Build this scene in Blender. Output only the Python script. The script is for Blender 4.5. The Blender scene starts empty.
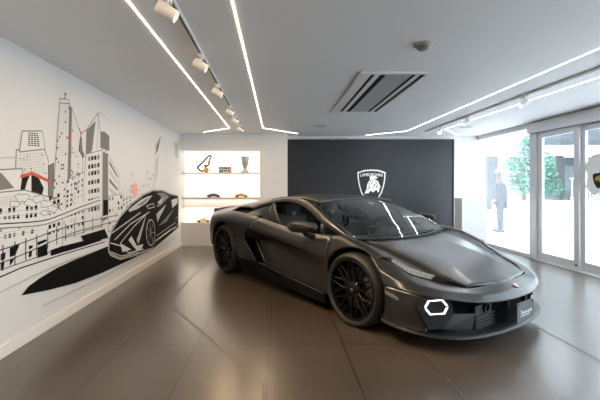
import bpy, bmesh, math, random
from mathutils import Vector, Matrix, noise as mnoise
random.seed(7)
C = bpy.context.scene.collection
PI = math.pi

# ------------------------------------------------------------------ materials
MATS = {}
def mat(name, col=(.5, .5, .5), rough=.5, metal=0., spec=.5, emit=None, es=0., noise=0., nscale=8., bump=0., coat=0., alpha=None):
    if name in MATS: return MATS[name]
    m = bpy.data.materials.new(name); m.use_nodes = True
    nt = m.node_tree; b = nt.nodes['Principled BSDF']
    b.inputs['Base Color'].default_value = (*col, 1)
    b.inputs['Roughness'].default_value = rough
    b.inputs['Metallic'].default_value = metal
    b.inputs['Specular IOR Level'].default_value = spec
    b.inputs['Coat Weight'].default_value = coat
    if emit:
        b.inputs['Emission Color'].default_value = (*emit, 1); b.inputs['Emission Strength'].default_value = es
    if noise > 0 or bump > 0:
        tc = nt.nodes.new('ShaderNodeTexCoord'); n = nt.nodes.new('ShaderNodeTexNoise')
        n.inputs['Scale'].default_value = nscale; n.inputs['Detail'].default_value = 4
        nt.links.new(tc.outputs['Object'], n.inputs['Vector'])
        if noise > 0:
            mx = nt.nodes.new('ShaderNodeMix'); mx.data_type = 'RGBA'
            mx.inputs['A'].default_value = (*[c*(1-noise) for c in col], 1)
            mx.inputs['B'].default_value = (*[min(1, c*(1+noise)) for c in col], 1)
            nt.links.new(n.outputs['Fac'], mx.inputs['Factor']); nt.links.new(mx.outputs['Result'], b.inputs['Base Color'])
        if bump > 0:
            bp = nt.nodes.new('ShaderNodeBump'); bp.inputs['Strength'].default_value = bump; bp.inputs['Distance'].default_value = .01
            nt.links.new(n.outputs['Fac'], bp.inputs['Height']); nt.links.new(bp.outputs['Normal'], b.inputs['Normal'])
    MATS[name] = m
    return m

def glass_mat(name, tint, refl=1.0, haze=0., hazecol=(1, 1, 1)):
    """thin pane: tinted transparency, fresnel mirror, optional translucent film"""
    m = bpy.data.materials.new(name); m.use_nodes = True; nt = m.node_tree; nt.nodes.clear()
    out = nt.nodes.new('ShaderNodeOutputMaterial'); tr = nt.nodes.new('ShaderNodeBsdfTransparent')
    tr.inputs['Color'].default_value = (*tint, 1)
    gl = nt.nodes.new('ShaderNodeBsdfGlossy'); gl.inputs['Roughness'].default_value = .02
    gl.inputs['Color'].default_value = (refl, refl, refl, 1)
    lw = nt.nodes.new('ShaderNodeLayerWeight'); lw.inputs['Blend'].default_value = .5
    pw = nt.nodes.new('ShaderNodeMath'); pw.operation = 'POWER'; pw.inputs[1].default_value = 5; nt.links.new(lw.outputs['Facing'], pw.inputs[0])
    fr = nt.nodes.new('ShaderNodeMath'); fr.operation = 'MULTIPLY_ADD'; fr.inputs[1].default_value = .96; fr.inputs[2].default_value = .04; nt.links.new(pw.outputs[0], fr.inputs[0])
    mx = nt.nodes.new('ShaderNodeMixShader')
    nt.links.new(fr.outputs[0], mx.inputs['Fac']); src = tr
    if haze > 0:
        df = nt.nodes.new('ShaderNodeBsdfTranslucent'); df.inputs['Color'].default_value = (*hazecol, 1)
        m2 = nt.nodes.new('ShaderNodeMixShader'); m2.inputs['Fac'].default_value = haze
        nt.links.new(tr.outputs[0], m2.inputs[1]); nt.links.new(df.outputs[0], m2.inputs[2]); src = m2
    nt.links.new(src.outputs[0], mx.inputs[1]); nt.links.new(gl.outputs[0], mx.inputs[2])
    nt.links.new(mx.outputs[0], out.inputs['Surface'])
    return m

M_wall = mat('wall_paint', (.80, .79, .77), .75, noise=.02, nscale=3)
M_ceil = mat('ceiling_paint', (.84, .84, .85), .6, noise=.02, nscale=2)
M_black_panel = mat('charcoal_panel', (.017, .017, .020), .45, noise=.15, nscale=3)
M_white = mat('white_lacquer', (.82, .82, .82), .4)
M_alu = mat('brushed_aluminium', (.62, .63, .65), .4, metal=.4)
M_led_w = mat('warm_led', (1, 1, 1), .5, emit=(1., .84, .62), es=9)
M_led_c = mat('cool_led', (1, 1, 1), .5, emit=(.92, .96, 1.), es=9)
M_niche = mat('backlit_panel', (1, 1, 1), .5, emit=(1., .90, .79), es=.78)
M_paint = mat('matte_grey_paint', (.024, .0232, .022), .30, metal=.4, spec=.6, noise=.04, nscale=60)
M_gloss = mat('gloss_black', (.006, .006, .007), .22)
M_matte = mat('matte_black', (.006, .006, .007), .6, spec=.12)
M_satin = mat('satin_black', (.009, .009, .010), .5, spec=.3)
M_tub = mat('underbody_black', (.003, .003, .003), .9, spec=.05)
M_rubber = mat('tyre_rubber', (.014, .0135, .013), .5, bump=.05, nscale=80)
M_rim = mat('rim_black', (.004, .004, .0045), .25, spec=.3)
M_disc = mat('brake_steel', (.07, .07, .072), .4, metal=.9)
M_carbon = mat('carbon_lip', (.012, .012, .013), .4, spec=.35, noise=.5, nscale=120)
M_chrome = mat('silver_trim', (.6, .6, .62), .25, metal=.9)
M_drl = mat('daylight_ring', (1, 1, 1), .5, emit=(1, 1, 1), es=1.8)
M_lens = mat('lamp_lens', (.30, .31, .32), .15, metal=.5, noise=.85, nscale=45)
M_leather = mat('black_leather', (.008, .008, .0085), .5, bump=.1, nscale=60)
M_dash = mat('dash_fabric', (.022, .026, .025), .6)
M_gold = mat('gold', (.85, .52, .12), .3, metal=.7)
M_windscreen = glass_mat('windscreen_glass', (.62, .72, .69), 1.)
M_sideglass = glass_mat('side_glass', (.66, .70, .69), .25)

# ------------------------------------------------------------------ helpers
def link(o, parent=None):
    C.objects.link(o)
    if parent is not None: o.parent = parent
    return o
def obj(name, bm, m, parent=None, smooth=False):
    me = bpy.data.meshes.new(name)
    bmesh.ops.recalc_face_normals(bm, faces=bm.faces)
    bm.to_mesh(me); bm.free()
    for x in (m if isinstance(m, (list, tuple)) else [m]): me.materials.append(x)
    if smooth:
        for p in me.polygons: p.use_smooth = True
        try: me.set_sharp_from_angle(angle=smooth if smooth is not True else math.radians(38))
        except Exception: pass
    return link(bpy.data.objects.new(name, me), parent)
def tag(o, label, cat, group=None):
    o['label'] = label; o['category'] = cat
    if group: o['group'] = group
    return o
def struct(o): o['kind'] = 'structure'; return o
def thing(name, label, cat, loc=(0, 0, 0), rotz=0, group=None):
    o = bpy.data.objects.new(name, None); o.empty_display_size = .1; link(o)
    o.location = loc; o.rotation_euler = (0, 0, rotz)
    return tag(o, label, cat, group)
def dup(root, loc, rotz, label, group=None):
    r = root.copy(); C.objects.link(r); r.location = loc; r.rotation_euler = (0, 0, rotz); r['label'] = label
    if group: r['group'] = group
    for ch in list(root.children):
        c = ch.copy(); C.objects.link(c); c.parent = r
        for g in ch.children:
            d = g.copy(); C.objects.link(d); d.parent = c
    return r
def box(bm, x0, x1, y0, y1, z0, z1, bev=0.):
    vs = [bm.verts.new((x, y, z)) for z in (z0, z1) for y in (y0, y1) for x in (x0, x1)]
    fs = [bm.faces.new([vs[i] for i in q]) for q in ((0, 2, 3, 1), (4, 5, 7, 6), (0, 1, 5, 4), (2, 6, 7, 3), (0, 4, 6, 2), (1, 3, 7, 5))]
    if bev > 0:
        es = list({e for f in fs for e in f.edges})
        bmesh.ops.bevel(bm, geom=es, offset=bev, segments=2, affect='EDGES', profile=.6)
    return fs
def bx(*a, bev=0.):
    bm = bmesh.new(); box(bm, *a, bev=bev); return bm
def tube(bm, pts, r, n=8, closed=False):
    pts = [Vector(p) for p in pts]; N = len(pts); rings = []
    for i, p in enumerate(pts):
        a = pts[(i-1) % N] if (closed or i > 0) else p; b = pts[(i+1) % N] if (closed or i < N-1) else p
        t = (b-a).normalized(); up = Vector((0, 0, 1)) if abs(t.z) < .9 else Vector((1, 0, 0))
        s = t.cross(up).normalized(); w = s.cross(t)
        rr = r[i] if isinstance(r, (list, tuple)) else r
        rings.append([bm.verts.new(p + (s*math.cos(2*PI*k/n) + w*math.sin(2*PI*k/n))*rr) for k in range(n)])
    for i in range(N if closed else N-1):
        A, B = rings[i], rings[(i+1) % N]
        for k in range(n): bm.faces.new((A[k], A[(k+1) % n], B[(k+1) % n], B[k]))
    if not closed: bm.faces.new(rings[0][::-1]); bm.faces.new(rings[-1])
def lathe(bm, prof, n=32, axis='z', cen=(0, 0, 0), cap=True):
    """prof: list of (radius, height along axis)"""
    c = Vector(cen); rings = []
    for r, h in prof:
        ring = []
        for k in range(n):
            a = 2*PI*k/n; u, v = r*math.cos(a), r*math.sin(a)
            p = {'z': (u, v, h), 'y': (u, h, v), 'x': (h, u, v)}[axis]
            ring.append(bm.verts.new(c+Vector(p)))
        rings.append(ring)
    for A, B in zip(rings, rings[1:]):
        for k in range(n): bm.faces.new((A[k], A[(k+1) % n], B[(k+1) % n], B[k]))
    if cap:
        if prof[0][0] > 1e-4: bm.faces.new(rings[0])
        if prof[-1][0] > 1e-4: bm.faces.new(rings[-1])
    bmesh.ops.remove_doubles(bm, verts=bm.verts, dist=1e-6)
def prism(bm, pts, off):
    """polygon (3D points) extruded by vector off"""
    off = Vector(off); A = [bm.verts.new(p) for p in pts]; B = [bm.verts.new(Vector(p)+off) for p in pts]; n = len(pts)
    bm.faces.new(A[::-1]); bm.faces.new(B)
    for i in range(n): bm.faces.new((A[i], A[(i+1) % n], B[(i+1) % n], B[i]))
def cr(p, t):
    """Catmull-Rom through list p (tuples) at parameter t in [0,len-1]"""
    n = len(p); i = max(0, min(n-2, int(math.floor(t)))); f = t-i
    P = [p[max(0, min(n-1, j))] for j in (i-1, i, i+1, i+2)]
    if i == 0: P[0] = tuple(2*a-b for a, b in zip(p[0], p[1]))
    if i == n-2: P[3] = tuple(2*a-b for a, b in zip(p[-1], p[-2]))
    return tuple(.5*(2*b + (c-a)*f + (2*a-5*b+4*c-d)*f*f + (3*b-a-3*c+d)*f**3) for a, b, c, d in zip(*P))
def text_bm(body, size, extrude=.004, shear=0., spacing=1.):
    cu = bpy.data.curves.new('txt', 'FONT'); cu.body = body; cu.size = size; cu.extrude = extrude
    cu.align_x = 'CENTER'; cu.align_y = 'CENTER'; cu.shear = shear; cu.space_character = spacing; cu.resolution_u = 3
    o = bpy.data.objects.new('txt', cu); C.objects.link(o)
    dg = bpy.context.evaluated_depsgraph_get(); me = bpy.data.meshes.new_from_object(o.evaluated_get(dg))
    bm = bmesh.new(); bm.from_mesh(me)
    bpy.data.objects.remove(o); bpy.data.curves.remove(cu); bpy.data.meshes.remove(me)
    return bm

# ------------------------------------------------------------------ camera
FPX, CAMH, U0, V0 = 375., 1.31, 277., 186.
cam = bpy.data.cameras.new('camera'); co = bpy.data.objects.new('camera', cam); C.objects.link(co)
co.location = (0, 0, CAMH); co.rotation_euler = (PI/2, 0, 0)
cam.sensor_width = 36; cam.lens = FPX/600*36; cam.shift_x = (300-U0)/600; cam.shift_y = (V0-200)/600
cam.clip_start = .05
bpy.context.scene.camera = co

# ------------------------------------------------------------------ room shell
XL, XR, YB, YF, H = -2.10, 4.64, 8.55, -3.2, 2.45
def floor_mat():
    m = bpy.data.materials.new('dark_stone_tiles'); m.use_nodes = True; nt = m.node_tree; b = nt.nodes['Principled BSDF']
    tc = nt.nodes.new('ShaderNodeTexCoord'); mp = nt.nodes.new('ShaderNodeMapping')
    mp.inputs['Location'].default_value = (.06, .36, 0)
    nt.links.new(tc.outputs['Object'], mp.inputs['Vector'])
    br = nt.nodes.new('ShaderNodeTexBrick'); br.offset = 0; br.squash = 1
    br.inputs['Scale'].default_value = 1; br.inputs['Brick Width'].default_value = .605; br.inputs['Row Height'].default_value = 1.15
    br.inputs['Mortar Size'].default_value = .005; br.inputs['Mortar Smooth'].default_value = .2; br.inputs['Bias'].default_value = 0
    br.inputs['Color1'].default_value = (.066, .048, .034, 1); br.inputs['Color2'].default_value = (.077, .057, .041, 1)
    br.inputs['Mortar'].default_value = (.012, .011, .010, 1)
    nt.links.new(mp.outputs['Vector'], br.inputs['Vector'])
    n = nt.nodes.new('ShaderNodeTexNoise'); n.inputs['Scale'].default_value = 1.6; n.inputs['Detail'].default_value = 3; n.inputs['Distortion'].default_value = .6
    nt.links.new(tc.outputs['Object'], n.inputs['Vector'])
    rp = nt.nodes.new('ShaderNodeMapRange'); rp.inputs['From Min'].default_value = .2; rp.inputs['From Max'].default_value = .8; rp.clamp = False
    rp.inputs['To Min'].default_value = .9; rp.inputs['To Max'].default_value = 1.1
    nt.links.new(n.outputs['Fac'], rp.inputs['Value'])
    ad = nt.nodes.new('ShaderNodeMath'); nt.links.new(rp.outputs['Result'], ad.inputs[0]); ad.inputs[1].default_value = 0
    mx = nt.nodes.new('ShaderNodeVectorMath'); mx.operation = 'SCALE'
    nt.links.new(br.outputs['Color'], mx.inputs[0]); nt.links.new(ad.outputs[0], mx.inputs['Scale'])
    nt.links.new(mx.outputs['Vector'], b.inputs['Base Color'])
    r2 = nt.nodes.new('ShaderNodeMapRange'); r2.inputs['To Min'].default_value = .28; r2.inputs['To Max'].default_value = .33
    nt.links.new(n.outputs['Fac'], r2.inputs['Value']); nt.links.new(r2.outputs['Result'], b.inputs['Roughness'])
    b.inputs['Coat Weight'].default_value = .6; b.inputs['Coat Roughness'].default_value = .22
    bp = nt.nodes.new('ShaderNodeBump'); bp.inputs['Strength'].default_value = .25; bp.inputs['Distance'].default_value = .003
    nt.links.new(br.outputs['Fac'], bp.inputs['Height']); bp.invert = True
    nt.links.new(bp.outputs['Normal'], b.inputs['Normal'])
    return m
struct(obj('floor', bx(XL-.1, XR+.1, YF-.1, YB+.3, -.1, 0), floor_mat()))
struct(obj('ceiling', bx(XL-.1, XR+.1, YF-.1, YB+.3, H, H+.12), M_ceil))
struct(obj('wall_left', bx(XL-.12, XL, YF-.1, YB+.3, 0, H), mat('mural_paper', (.66, .655, .645), .75)))
struct(obj('wall_front', bx(XL, XR, YF-.12, YF, 0, H), mat('front_wall_dark_reflection', (.03, .03, .032), .6)))  # unseen wall, coloured dark to deepen the car's reflections and cut fill
M_base = mat('baseboard_paint', (.78, .75, .70), .5)
struct(obj('baseboard_left', bx(XL, XL+.018, YF, 8.2, 0, .10, bev=.004), M_base))
# back wall: left part stands forward and holds the niche, middle is the charcoal panel
NX0, NX1, NZ0, NZ1, YN = XL, -.372, .507, 2.097, 8.2
struct(obj('wall_back_upper', bx(XL, .23, YN, YB+.3, NZ1, H), M_wall)); struct(obj('wall_back_lower', bx(XL, .23, YN, YB+.3, 0, NZ0), M_wall))
struct(obj('wall_back', bx(NX1, .23, YN, YB+.3, NZ0, NZ1), M_wall)); struct(obj('wall_back_niche', bx(XL, NX1, YB+.1, YB+.3, NZ0, NZ1), M_wall))
struct(obj('wall_back_right', bx(.23, XR+.1, YB+.02, YB+.3, 0, H), M_wall))
struct(obj('trim_1', bx(.235, 3.99, YB-.03, YB+.02, 0, 2.372, bev=.003), M_black_panel))
struct(obj('trim_2', bx(3.99, 4.02, YB-.045, YB+.02, 0, 2.372), mat('shadow_gap_black', (.01, .01, .012), .5)))
# backlit niche lining and shelves
struct(obj('trim_3', bx(XL+.01, NX1, YN+.30, YN+.34, NZ0+.002, NZ1-.002), M_niche))
M_shelf = mat('shelf_white', (.58, .53, .48), .5)
shelf_specs = [(1.585, 1.605, 'top'), (1.035, 1.058, 'middle')]
for z0, z1, w in shelf_specs:
    tag(obj('shelf', bx(XL+.012, NX1-.002, YN+.01, YN+.298, z0, z1, bev=.003), M_shelf),
        'white %s shelf across the glowing wall niche' % ('upper' if w == 'top' else 'lower'), 'shelf')
struct(obj('trim_14', bx(XL+.012, NX1, YN+.15, YN+.29, .83, 1.033), M_wall))
for z in (2.085, 1.575, 1.03, .82):      # real strip lamps under each shelf
    la = bpy.data.lights.new('niche_strip', 'AREA'); la.shape = 'RECTANGLE'; la.size = 1.65; la.size_y = .04; la.energy = 2.6; la.color = (1, .86, .68)
    lo = bpy.data.objects.new('niche_strip', la); C.objects.link(lo); lo.location = (-1.24, YN+.07, z)

# right wall: header, post, window pane, sliding glass doors
M_frame = mat('door_frame_grey', (.68, .69, .71), .4, metal=.2)
struct(obj('wall_right', bx(XR-.05, XR+.12, YF, 8.62, 2.36, H), M_wall))
struct(obj('trim_4', bx(XR-.10, XR+.10, YF, 6.82, 2.25, 2.42, bev=.006), M_frame))          # door operator box
struct(obj('trim_5', bx(XR-.05, XR+.08, 6.64, 6.82, 0, 2.36, bev=.004), M_frame))          # post
struct(obj('trim_6', bx(XR-.02, XR+.06, 6.82, 8.55, 0, .06), M_frame))                      # window sill rail
struct(obj('trim_7', bx(XR-.06, XR+.10, YF, 6.64, 0, .012), M_frame))                      # door track
M_pane_haze = glass_mat('window_pane', (.97, .985, .985), 1., haze=.035, hazecol=(.95, .97, 1))
M_pane = glass_mat('door_pane', (.96, .975, .97), 1., haze=.01, hazecol=(.95, .97, 1))
struct(obj('window_1', bx(XR+.005, XR+.017, 6.82, 8.55, .06, 2.36), M_pane_haze))
def sliding_door(name, y0, y1, x):
    bm = bmesh.new(); fw = .10
    box(bm, x-.02, x+.02, y0, y0+fw, .012, 2.25, bev=.003); box(bm, x-.02, x+.02, y1-fw, y1, .012, 2.25, bev=.003)
    box(bm, x-.02, x+.02, y0+fw, y1-fw, .012, .15); box(bm, x-.02, x+.02, y0+fw, y1-fw, 2.15, 2.25)
    d = struct(obj(name, bm, M_frame)); d['label'] = 'grey framed sliding glass door'
    obj('glass_pane', bx(x-.005, x+.005, y0+fw, y1-fw, .15, 2.15), M_pane, d)
    bm = bmesh.new(); lathe(bm, [(.0, -.026), (.018, -.026), (.018, -.02)], 16, 'x', (x, y0+.05, .085)); obj('lock', bm, M_satin, d)
    return d
door1 = sliding_door('door_1', 5.74, 6.64, XR)
door2 = sliding_door('door_2', 4.72, 5.78, XR+.05)
sliding_door('door_3', 3.68, 4.72, XR); sliding_door('door_4', 2.6, 3.66, XR+.05)
sliding_door('door_5_added', 1.6, 2.62, XR); sliding_door('door_6_added', .55, 1.62, XR+.05)  # two more leaves out of view, added for extra daylight
struct(obj('window_daylight_added', bx(XR+.005, XR+.017, YF, .55, .06, 2.36), M_pane))  # unseen glazing behind the camera, added to let in more daylight
# shield decal on the second door leaf
def shield_pts(w, h, top=.06):
    """half-width w, height h, centred at top middle (0,0) going down"""
    R = [(0, 0), (.5*w, -.012*h), (w, -.075*h), (.985*w, -.25*h), (.90*w, -.45*h), (.74*w, -.66*h), (.48*w, -.84*h), (.20*w, -.95*h), (0, -h)]
    return R + [(-x, y) for x, y in R[-2:0:-1]]
dec = thing('door_decal', 'black and white shield decal stuck on the glass door at the right edge', 'sticker', (XR+.043, 5.46, 1.44))
bm = bmesh.new(); prism(bm, [(0, x, z+.13) for x, z in [(-.10, .22), (.10, .20), (.24, .06), (.20, -.10), (.22, -.28), (.08, -.40), (-.04, -.34), (-.02, -.26), (.05, -.20), (.0, -.14), (.03, -.06), (-.05, -.02)]], (-.001, 0, 0))
obj('white_film', bm, M_white, dec)
bm = bmesh.new(); prism(bm, [(-.0015, x, z+.06) for x, z in shield_pts(.10, .23)], (-.001, 0, 0)); obj('shield', bm, M_satin, dec)
bm = bmesh.new(); prism(bm, [(-.003, x, z+.02) for x, z in [(-.05, -.03), (-.02, .0), (.03, -.005), (.06, -.04), (.045, -.08), (.01, -.06), (-.03, -.1), (-.05, -.08)]], (-.0008, 0, 0)); obj('bull_mark', bm, M_gold, dec)

# floor inlays: hexagon outlines drawn by brass-grey strips between the tiles
M_inlay = mat('inlay_strip', (.030, .027, .024), .35)
def strip(name, pts, w=.022, m=M_inlay, z=.0012):
    bm = bmesh.new()
    for a, b in zip(pts, pts[1:]):
        a, b = Vector((*a, 0)), Vector((*b, 0)); s = (b-a).normalized().cross(Vector((0, 0, 1)))*w/2
        e = (b-a).normalized()*w*.3
        vs = [bm.verts.new(p+Vector((0, 0, z))) for p in (a-s-e, b-s+e, b+s+e, a+s-e)]; bm.faces.new(vs)
    o = struct(obj(name, bm, m))
    if m is M_inlay: strip(name, pts, .007, mat('inlay_light', (.20, .155, .115), .4), z+.0008)
    return o
strip('trim_8', [(-1.19, 7.2), (-1.25, 4.24), (-.08, 2.47), (-.08, -1.)])
strip('trim_9', [(.62, 3.85), (.75, 3.34), (1.16, 2.5), (1.16, -1.)])
strip('trim_10', [(1.16, 3.2), (1.16, 2.5)])
strip('trim_11', [(2.42, 3.9), (2.42, 2.4), (3.5, .7)])
strip('trim_12', [(2.42, 3.9), (1.75, 5.0), (1.75, 7.5)])

# ------------------------------------------------------------------ ceiling fittings
def led(name, pts, m, label, w=.009):
    bm = bmesh.new()
    for a, b in zip(pts, pts[1:]):
        a, b = Vector((*a, 0)), Vector((*b, 0)); t = (b-a).normalized(); s = t.cross(Vector((0, 0, 1)))*w/2; e = t*w*.45
        prism(bm, [p+Vector((0, 0, H-.001)) for p in (a-s-e, b-s+e, b+s+e, a+s-e)], (0, 0, -.004))
    a, b = pts[0], pts[1]; warm = m is M_led_w
    la = bpy.data.lights.new('led_light', 'AREA'); la.shape = 'RECTANGLE'; la.size = .012; la.size_y = b[1]-a[1]; la.energy = 56 if warm else 32; la.color = (1., .70, .40) if warm else (.86, .93, 1.)
    lo = bpy.data.objects.new('led_light', la); C.objects.link(lo); lo.location = ((a[0]+b[0])/2, (a[1]+b[1])/2, H-.007); lo.rotation_euler = (0, 0, math.atan2(-(b[0]-a[0]), b[1]-a[1]))
    return tag(obj(name, bm, m), label, 'light')
led('led_strip', [(-.90, -2.6), (-.935, 7.37), (-1.55, 7.92)], M_led_w, 'warm LED line in the ceiling nearest the mural wall, bent left at its end')
led('led_strip', [(-.276, -2.6), (-.276, 7.37), (.45, 8.15)], M_led_w, 'warm LED line in the ceiling right of the left spotlight track, bent right')
led('led_strip', [(2.64, -2.6), (2.69, 7.77), (2.0, 8.4)], M_led_c, 'cool white LED line in the ceiling left of the right spotlight track')
led('led_strip', [(3.38, -2.6), (3.36, 7.5), (4.13, 8.5)], M_led_c, 'cool white LED line in the ceiling nearest the glass doors')
M_track = mat('track_metal', (.72, .71, .69), .4)
M_trackslot = mat('track_slot', (.05, .05, .05), .5)
M_spotbody = mat('spot_body', (.75, .73, .70), .45)
def track(x0, y0, x1, y1, label):
    t = thing('light_track', label, 'light track', (0, 0, 0))
    d = Vector((x1-x0, y1-y0, 0)); n = d.normalized().cross(Vector((0, 0, 1)))
    def bar(w, z0, z1, off=0):
        bm = bmesh.new(); a = Vector((x0, y0, z0))+n*off; b = a+d; s = n*w/2
        prism(bm, [a-s, b-s, b+s, a+s], (0, 0, z1-z0)); return bm
    obj('rail', bar(.036, H-.022, H-.0005), M_track, t); obj('slot', bar(.014, H-.0235, H-.022), M_trackslot, t)
track(-.615, -2.4, -.675, 7.8, 'left ceiling track carrying the warm spotlights')
track(3.10, -2.4, 3.07, 7.75, 'right ceiling track carrying the white spotlights')
def make_spot(name, label, group):
    t = thing(name, label, 'spotlight', (0, 0, 0), 0, group)
    obj('adapter', bx(-.018, .018, -.05, .05, -.028, 0, bev=.003), M_spotbody, t)
    bm = bmesh.new(); tube(bm, [(0, 0, -.028), (0, 0, -.07)], .008); obj('stem', bm, M_spotbody, t)
    b2 = bmesh.new(); lathe(b2, [(.0, -.060), (.034, -.060), (.038, -.055), (.038, .056), (.035, .060), (.032, .060), (.031, .035), (0, .035)], 24)
    ax = Vector((.80, .12, -.50)).normalized(); R = ax.to_track_quat('Z', 'Y').to_matrix().to_4x4()
    bmesh.ops.transform(b2, matrix=Matrix.Translation((0, 0, -.090)) @ R, verts=b2.verts)
    h = obj('lamp_head', b2, M_spotbody, t, smooth=True)
    b3 = bmesh.new(); lathe(b3, [(.0, .037), (.030, .037)], 20, cap=False)
    bmesh.ops.transform(b3, matrix=Matrix.Translation((0, 0, -.090)) @ R, verts=b3.verts)
    obj('lens', b3, mat('spot_lens', (1, 1, 1), .4, emit=(1, .9, .75), es=3), h)
    return t
def ceil_at(u, v): Y = FPX*(H-CAMH)/(V0-v); return ((u-U0)*Y/FPX, Y)
lefts = [2.21, 3.2, 4.14, 5.25, 5.95, 6.9]
names = ['first from the camera', 'second from the camera', 'third from the camera', 'fourth from the camera', 'second from the far end', 'at the far end']
proto = None
def spot_lamp(loc, target, e, col, ang=50):
    la = bpy.data.lights.new('spot_beam', 'SPOT'); la.energy = e; la.color = col; la.spot_size = math.radians(ang); la.spot_blend = .6; la.shadow_soft_size = .04
    o = bpy.data.objects.new('spot_beam', la); C.objects.link(o); o.location = loc
    o.rotation_euler = (Vector(target)-Vector(loc)).to_track_quat('-Z', 'Y').to_euler()
for i, y in enumerate(lefts):
    x = -.62-.06*(y+2.4)/10.2
    lab = 'cream cylinder spotlight on the left ceiling track, %s' % names[i]
    if proto is None: proto = make_spot('track_spotlight', lab, 'spotlights on the left track'); proto.location = (x, y, H-.022); s = proto
    else: s = dup(proto, (x, y, H-.022), 0, lab)
    spot_lamp((x+.10, y+.01, H-.18), (x+[1.3, 1.7, 1.3, 1.0, .9, .8][i], y+[1.0, .3, .3, .4, .6, .4][i], .8), 125, (1, .80, .56), 50)
rights = [(4.68, 'nearest of the three'), (6.1, 'middle of the three'), (7.1, 'farthest of the three')]
rp = None
for y, w in rights:
    lab = 'white cylinder spotlight on the right ceiling track, %s' % w
    s = dup(proto, (3.08, y, H-.022), PI if y < 6.6 else -2.3, lab, 'spotlights on the right track')
spot_lamp((2.98, 4.68, H-.18), (1.6, 4.2, .7), 18, (1, .97, .93), 75)
spot_lamp((2.98, 6.1, H-.18), (1.4, 5.9, 1.2), 18, (1, .97, .93), 75)
# air conditioner cassette
ac = thing('air_conditioner', 'rectangular ceiling air conditioner with black slots and grey centre panel', 'air conditioner', (1.185, 4.755, H))
w, l = .345, 1.025
bm = bmesh.new(); box(bm, -w, w, -l, -l+.05, -.018, -.0005); box(bm, -w, w, l-.05, l, -.018, -.0005); box(bm, -w, -.235, -l+.05, l-.05, -.018, -.0005); box(bm, .325, w, -l+.05, l-.05, -.018, -.0005)
obj('frame', bm, M_white, ac)
obj('recess', bx(-.235, .325, -l+.05, l-.05, -.0035, -.0008), M_matte, ac)
obj('centre_panel', bx(-.070, .195, -l+.052, l-.052, -.006, -.0036), mat('grille_grey', (.55, .56, .58), .3, metal=.3, bump=.4, nscale=90), ac)
obj('louver', bx(-.186, -.131, -l+.052, l-.052, -.006, -.0036), M_white, ac); obj('louver', bx(.235, .285, -l+.052, l-.052, -.006, -.0036), M_white, ac)
x, y = ceil_at(423, 44)
t = thing('smoke_detector', 'round white smoke detector on the ceiling near the air conditioner', 'smoke detector', (x, y, H))
bm = bmesh.new(); lathe(bm, [(.072, -.0005), (.072, -.014), (.062, -.02), (0, -.02)], 32); obj('base', bm, mat('detector_base', (.40, .39, .37), .4), t, smooth=True)
bm = bmesh.new(); lathe(bm, [(.046, -.02), (.043, -.042), (.03, -.05), (0, -.05)], 32); obj('sensor_cap', bm, mat('detector_grey', (.16, .155, .15), .3), t, smooth=True)
for (u, v, r, lab) in ((320, 126, .12, 'flush round ceiling speaker grille beyond the air conditioner'), (466, 127, .12, 'flush round ceiling speaker grille near the window corner')):
    x, y = ceil_at(u, v); bm = bmesh.new(); lathe(bm, [(r, -.0005), (r, -.006), (r-.012, -.008), (0, -.008)], 32, cen=(x, y, H)); tag(obj('ceiling_speaker', bm, mat('speaker_grille', (.55, .55, .56), .6)), lab, 'speaker')
x, y = ceil_at(456.5, 97.5)
tag(obj('ceiling_plate', bx(x-.07, x+.07, y-.03, y+.03, H-.007, H-.0005, bev=.002), M_white), 'small white rectangular plate on the ceiling left of the cool LED line', 'plate')

# ------------------------------------------------------------------ shelf objects
sy = YN+.15
def sx(u): return (u-U0)*sy/FPX
tz, mz = 1.605, 1.058
# circuit outline trophy
t = thing('circuit_sculpture', 'dark race-circuit outline sculpture with a gold disc, on the upper shelf', 'sculpture', (sx(203), sy, tz))
def shp(u, v): return ((u-203)*sy/FPX, (171.8-v)*sy/FPX)
pts = [(197, 167.3), (203, 161.5), (209.5, 155), (211, 156.5), (209.2, 160), (208.8, 164), (206.5, 165.5), (205, 164.2), (205.4, 168), (203, 170.6), (200.5, 170.2), (198.8, 168.6)]
P3 = [cr([(*shp(*p), 0) for p in pts+pts[:1]], k/3) for k in range(len(pts)*3)]
bm = bmesh.new(); tube(bm, [(a, 0, b+.01) for a, b, c in P3], .021, 6, closed=True); obj('circuit_outline', bm, mat('dark_olive', (.05, .04, .02), .5), t)
bm = bmesh.new(); lathe(bm, [(0, -.012), (.055, -.012), (.06, 0), (.055, .012), (0, .012)], 24, 'y', (.08, -.03, .06)); obj('gold_disc', bm, M_gold, t, smooth=True)
# printed block
t = thing('decor_block', 'small block with green, white and red lettering, middle of the upper shelf', 'ornament', (sx(225.3), sy, tz))
obj('block', bx(-.14, .14, -.03, .03, 0, .135, bev=.006), mat('block_white', (.75, .72, .66), .5), t)
for k, (x0, x1, z0, z1, c) in enumerate([(-.13, -.05, .01, .12, (.05, .28, .10)), (.06, .13, .02, .125, (.55, .12, .08)), (-.04, .05, .085, .12, (.06, .06, .06)), (-.04, .04, .03, .06, (.08, .07, .06)), (.09, .12, .05, .09, (.75, .72, .66)), (-.11, -.07, .06, .09, (.75, .72, .66))]):
    obj('printed_patch', bx(x0, x1, -.034-.001*(k > 3), -.03, z0, z1), mat('patch%d' % k, c, .5), t)
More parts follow.
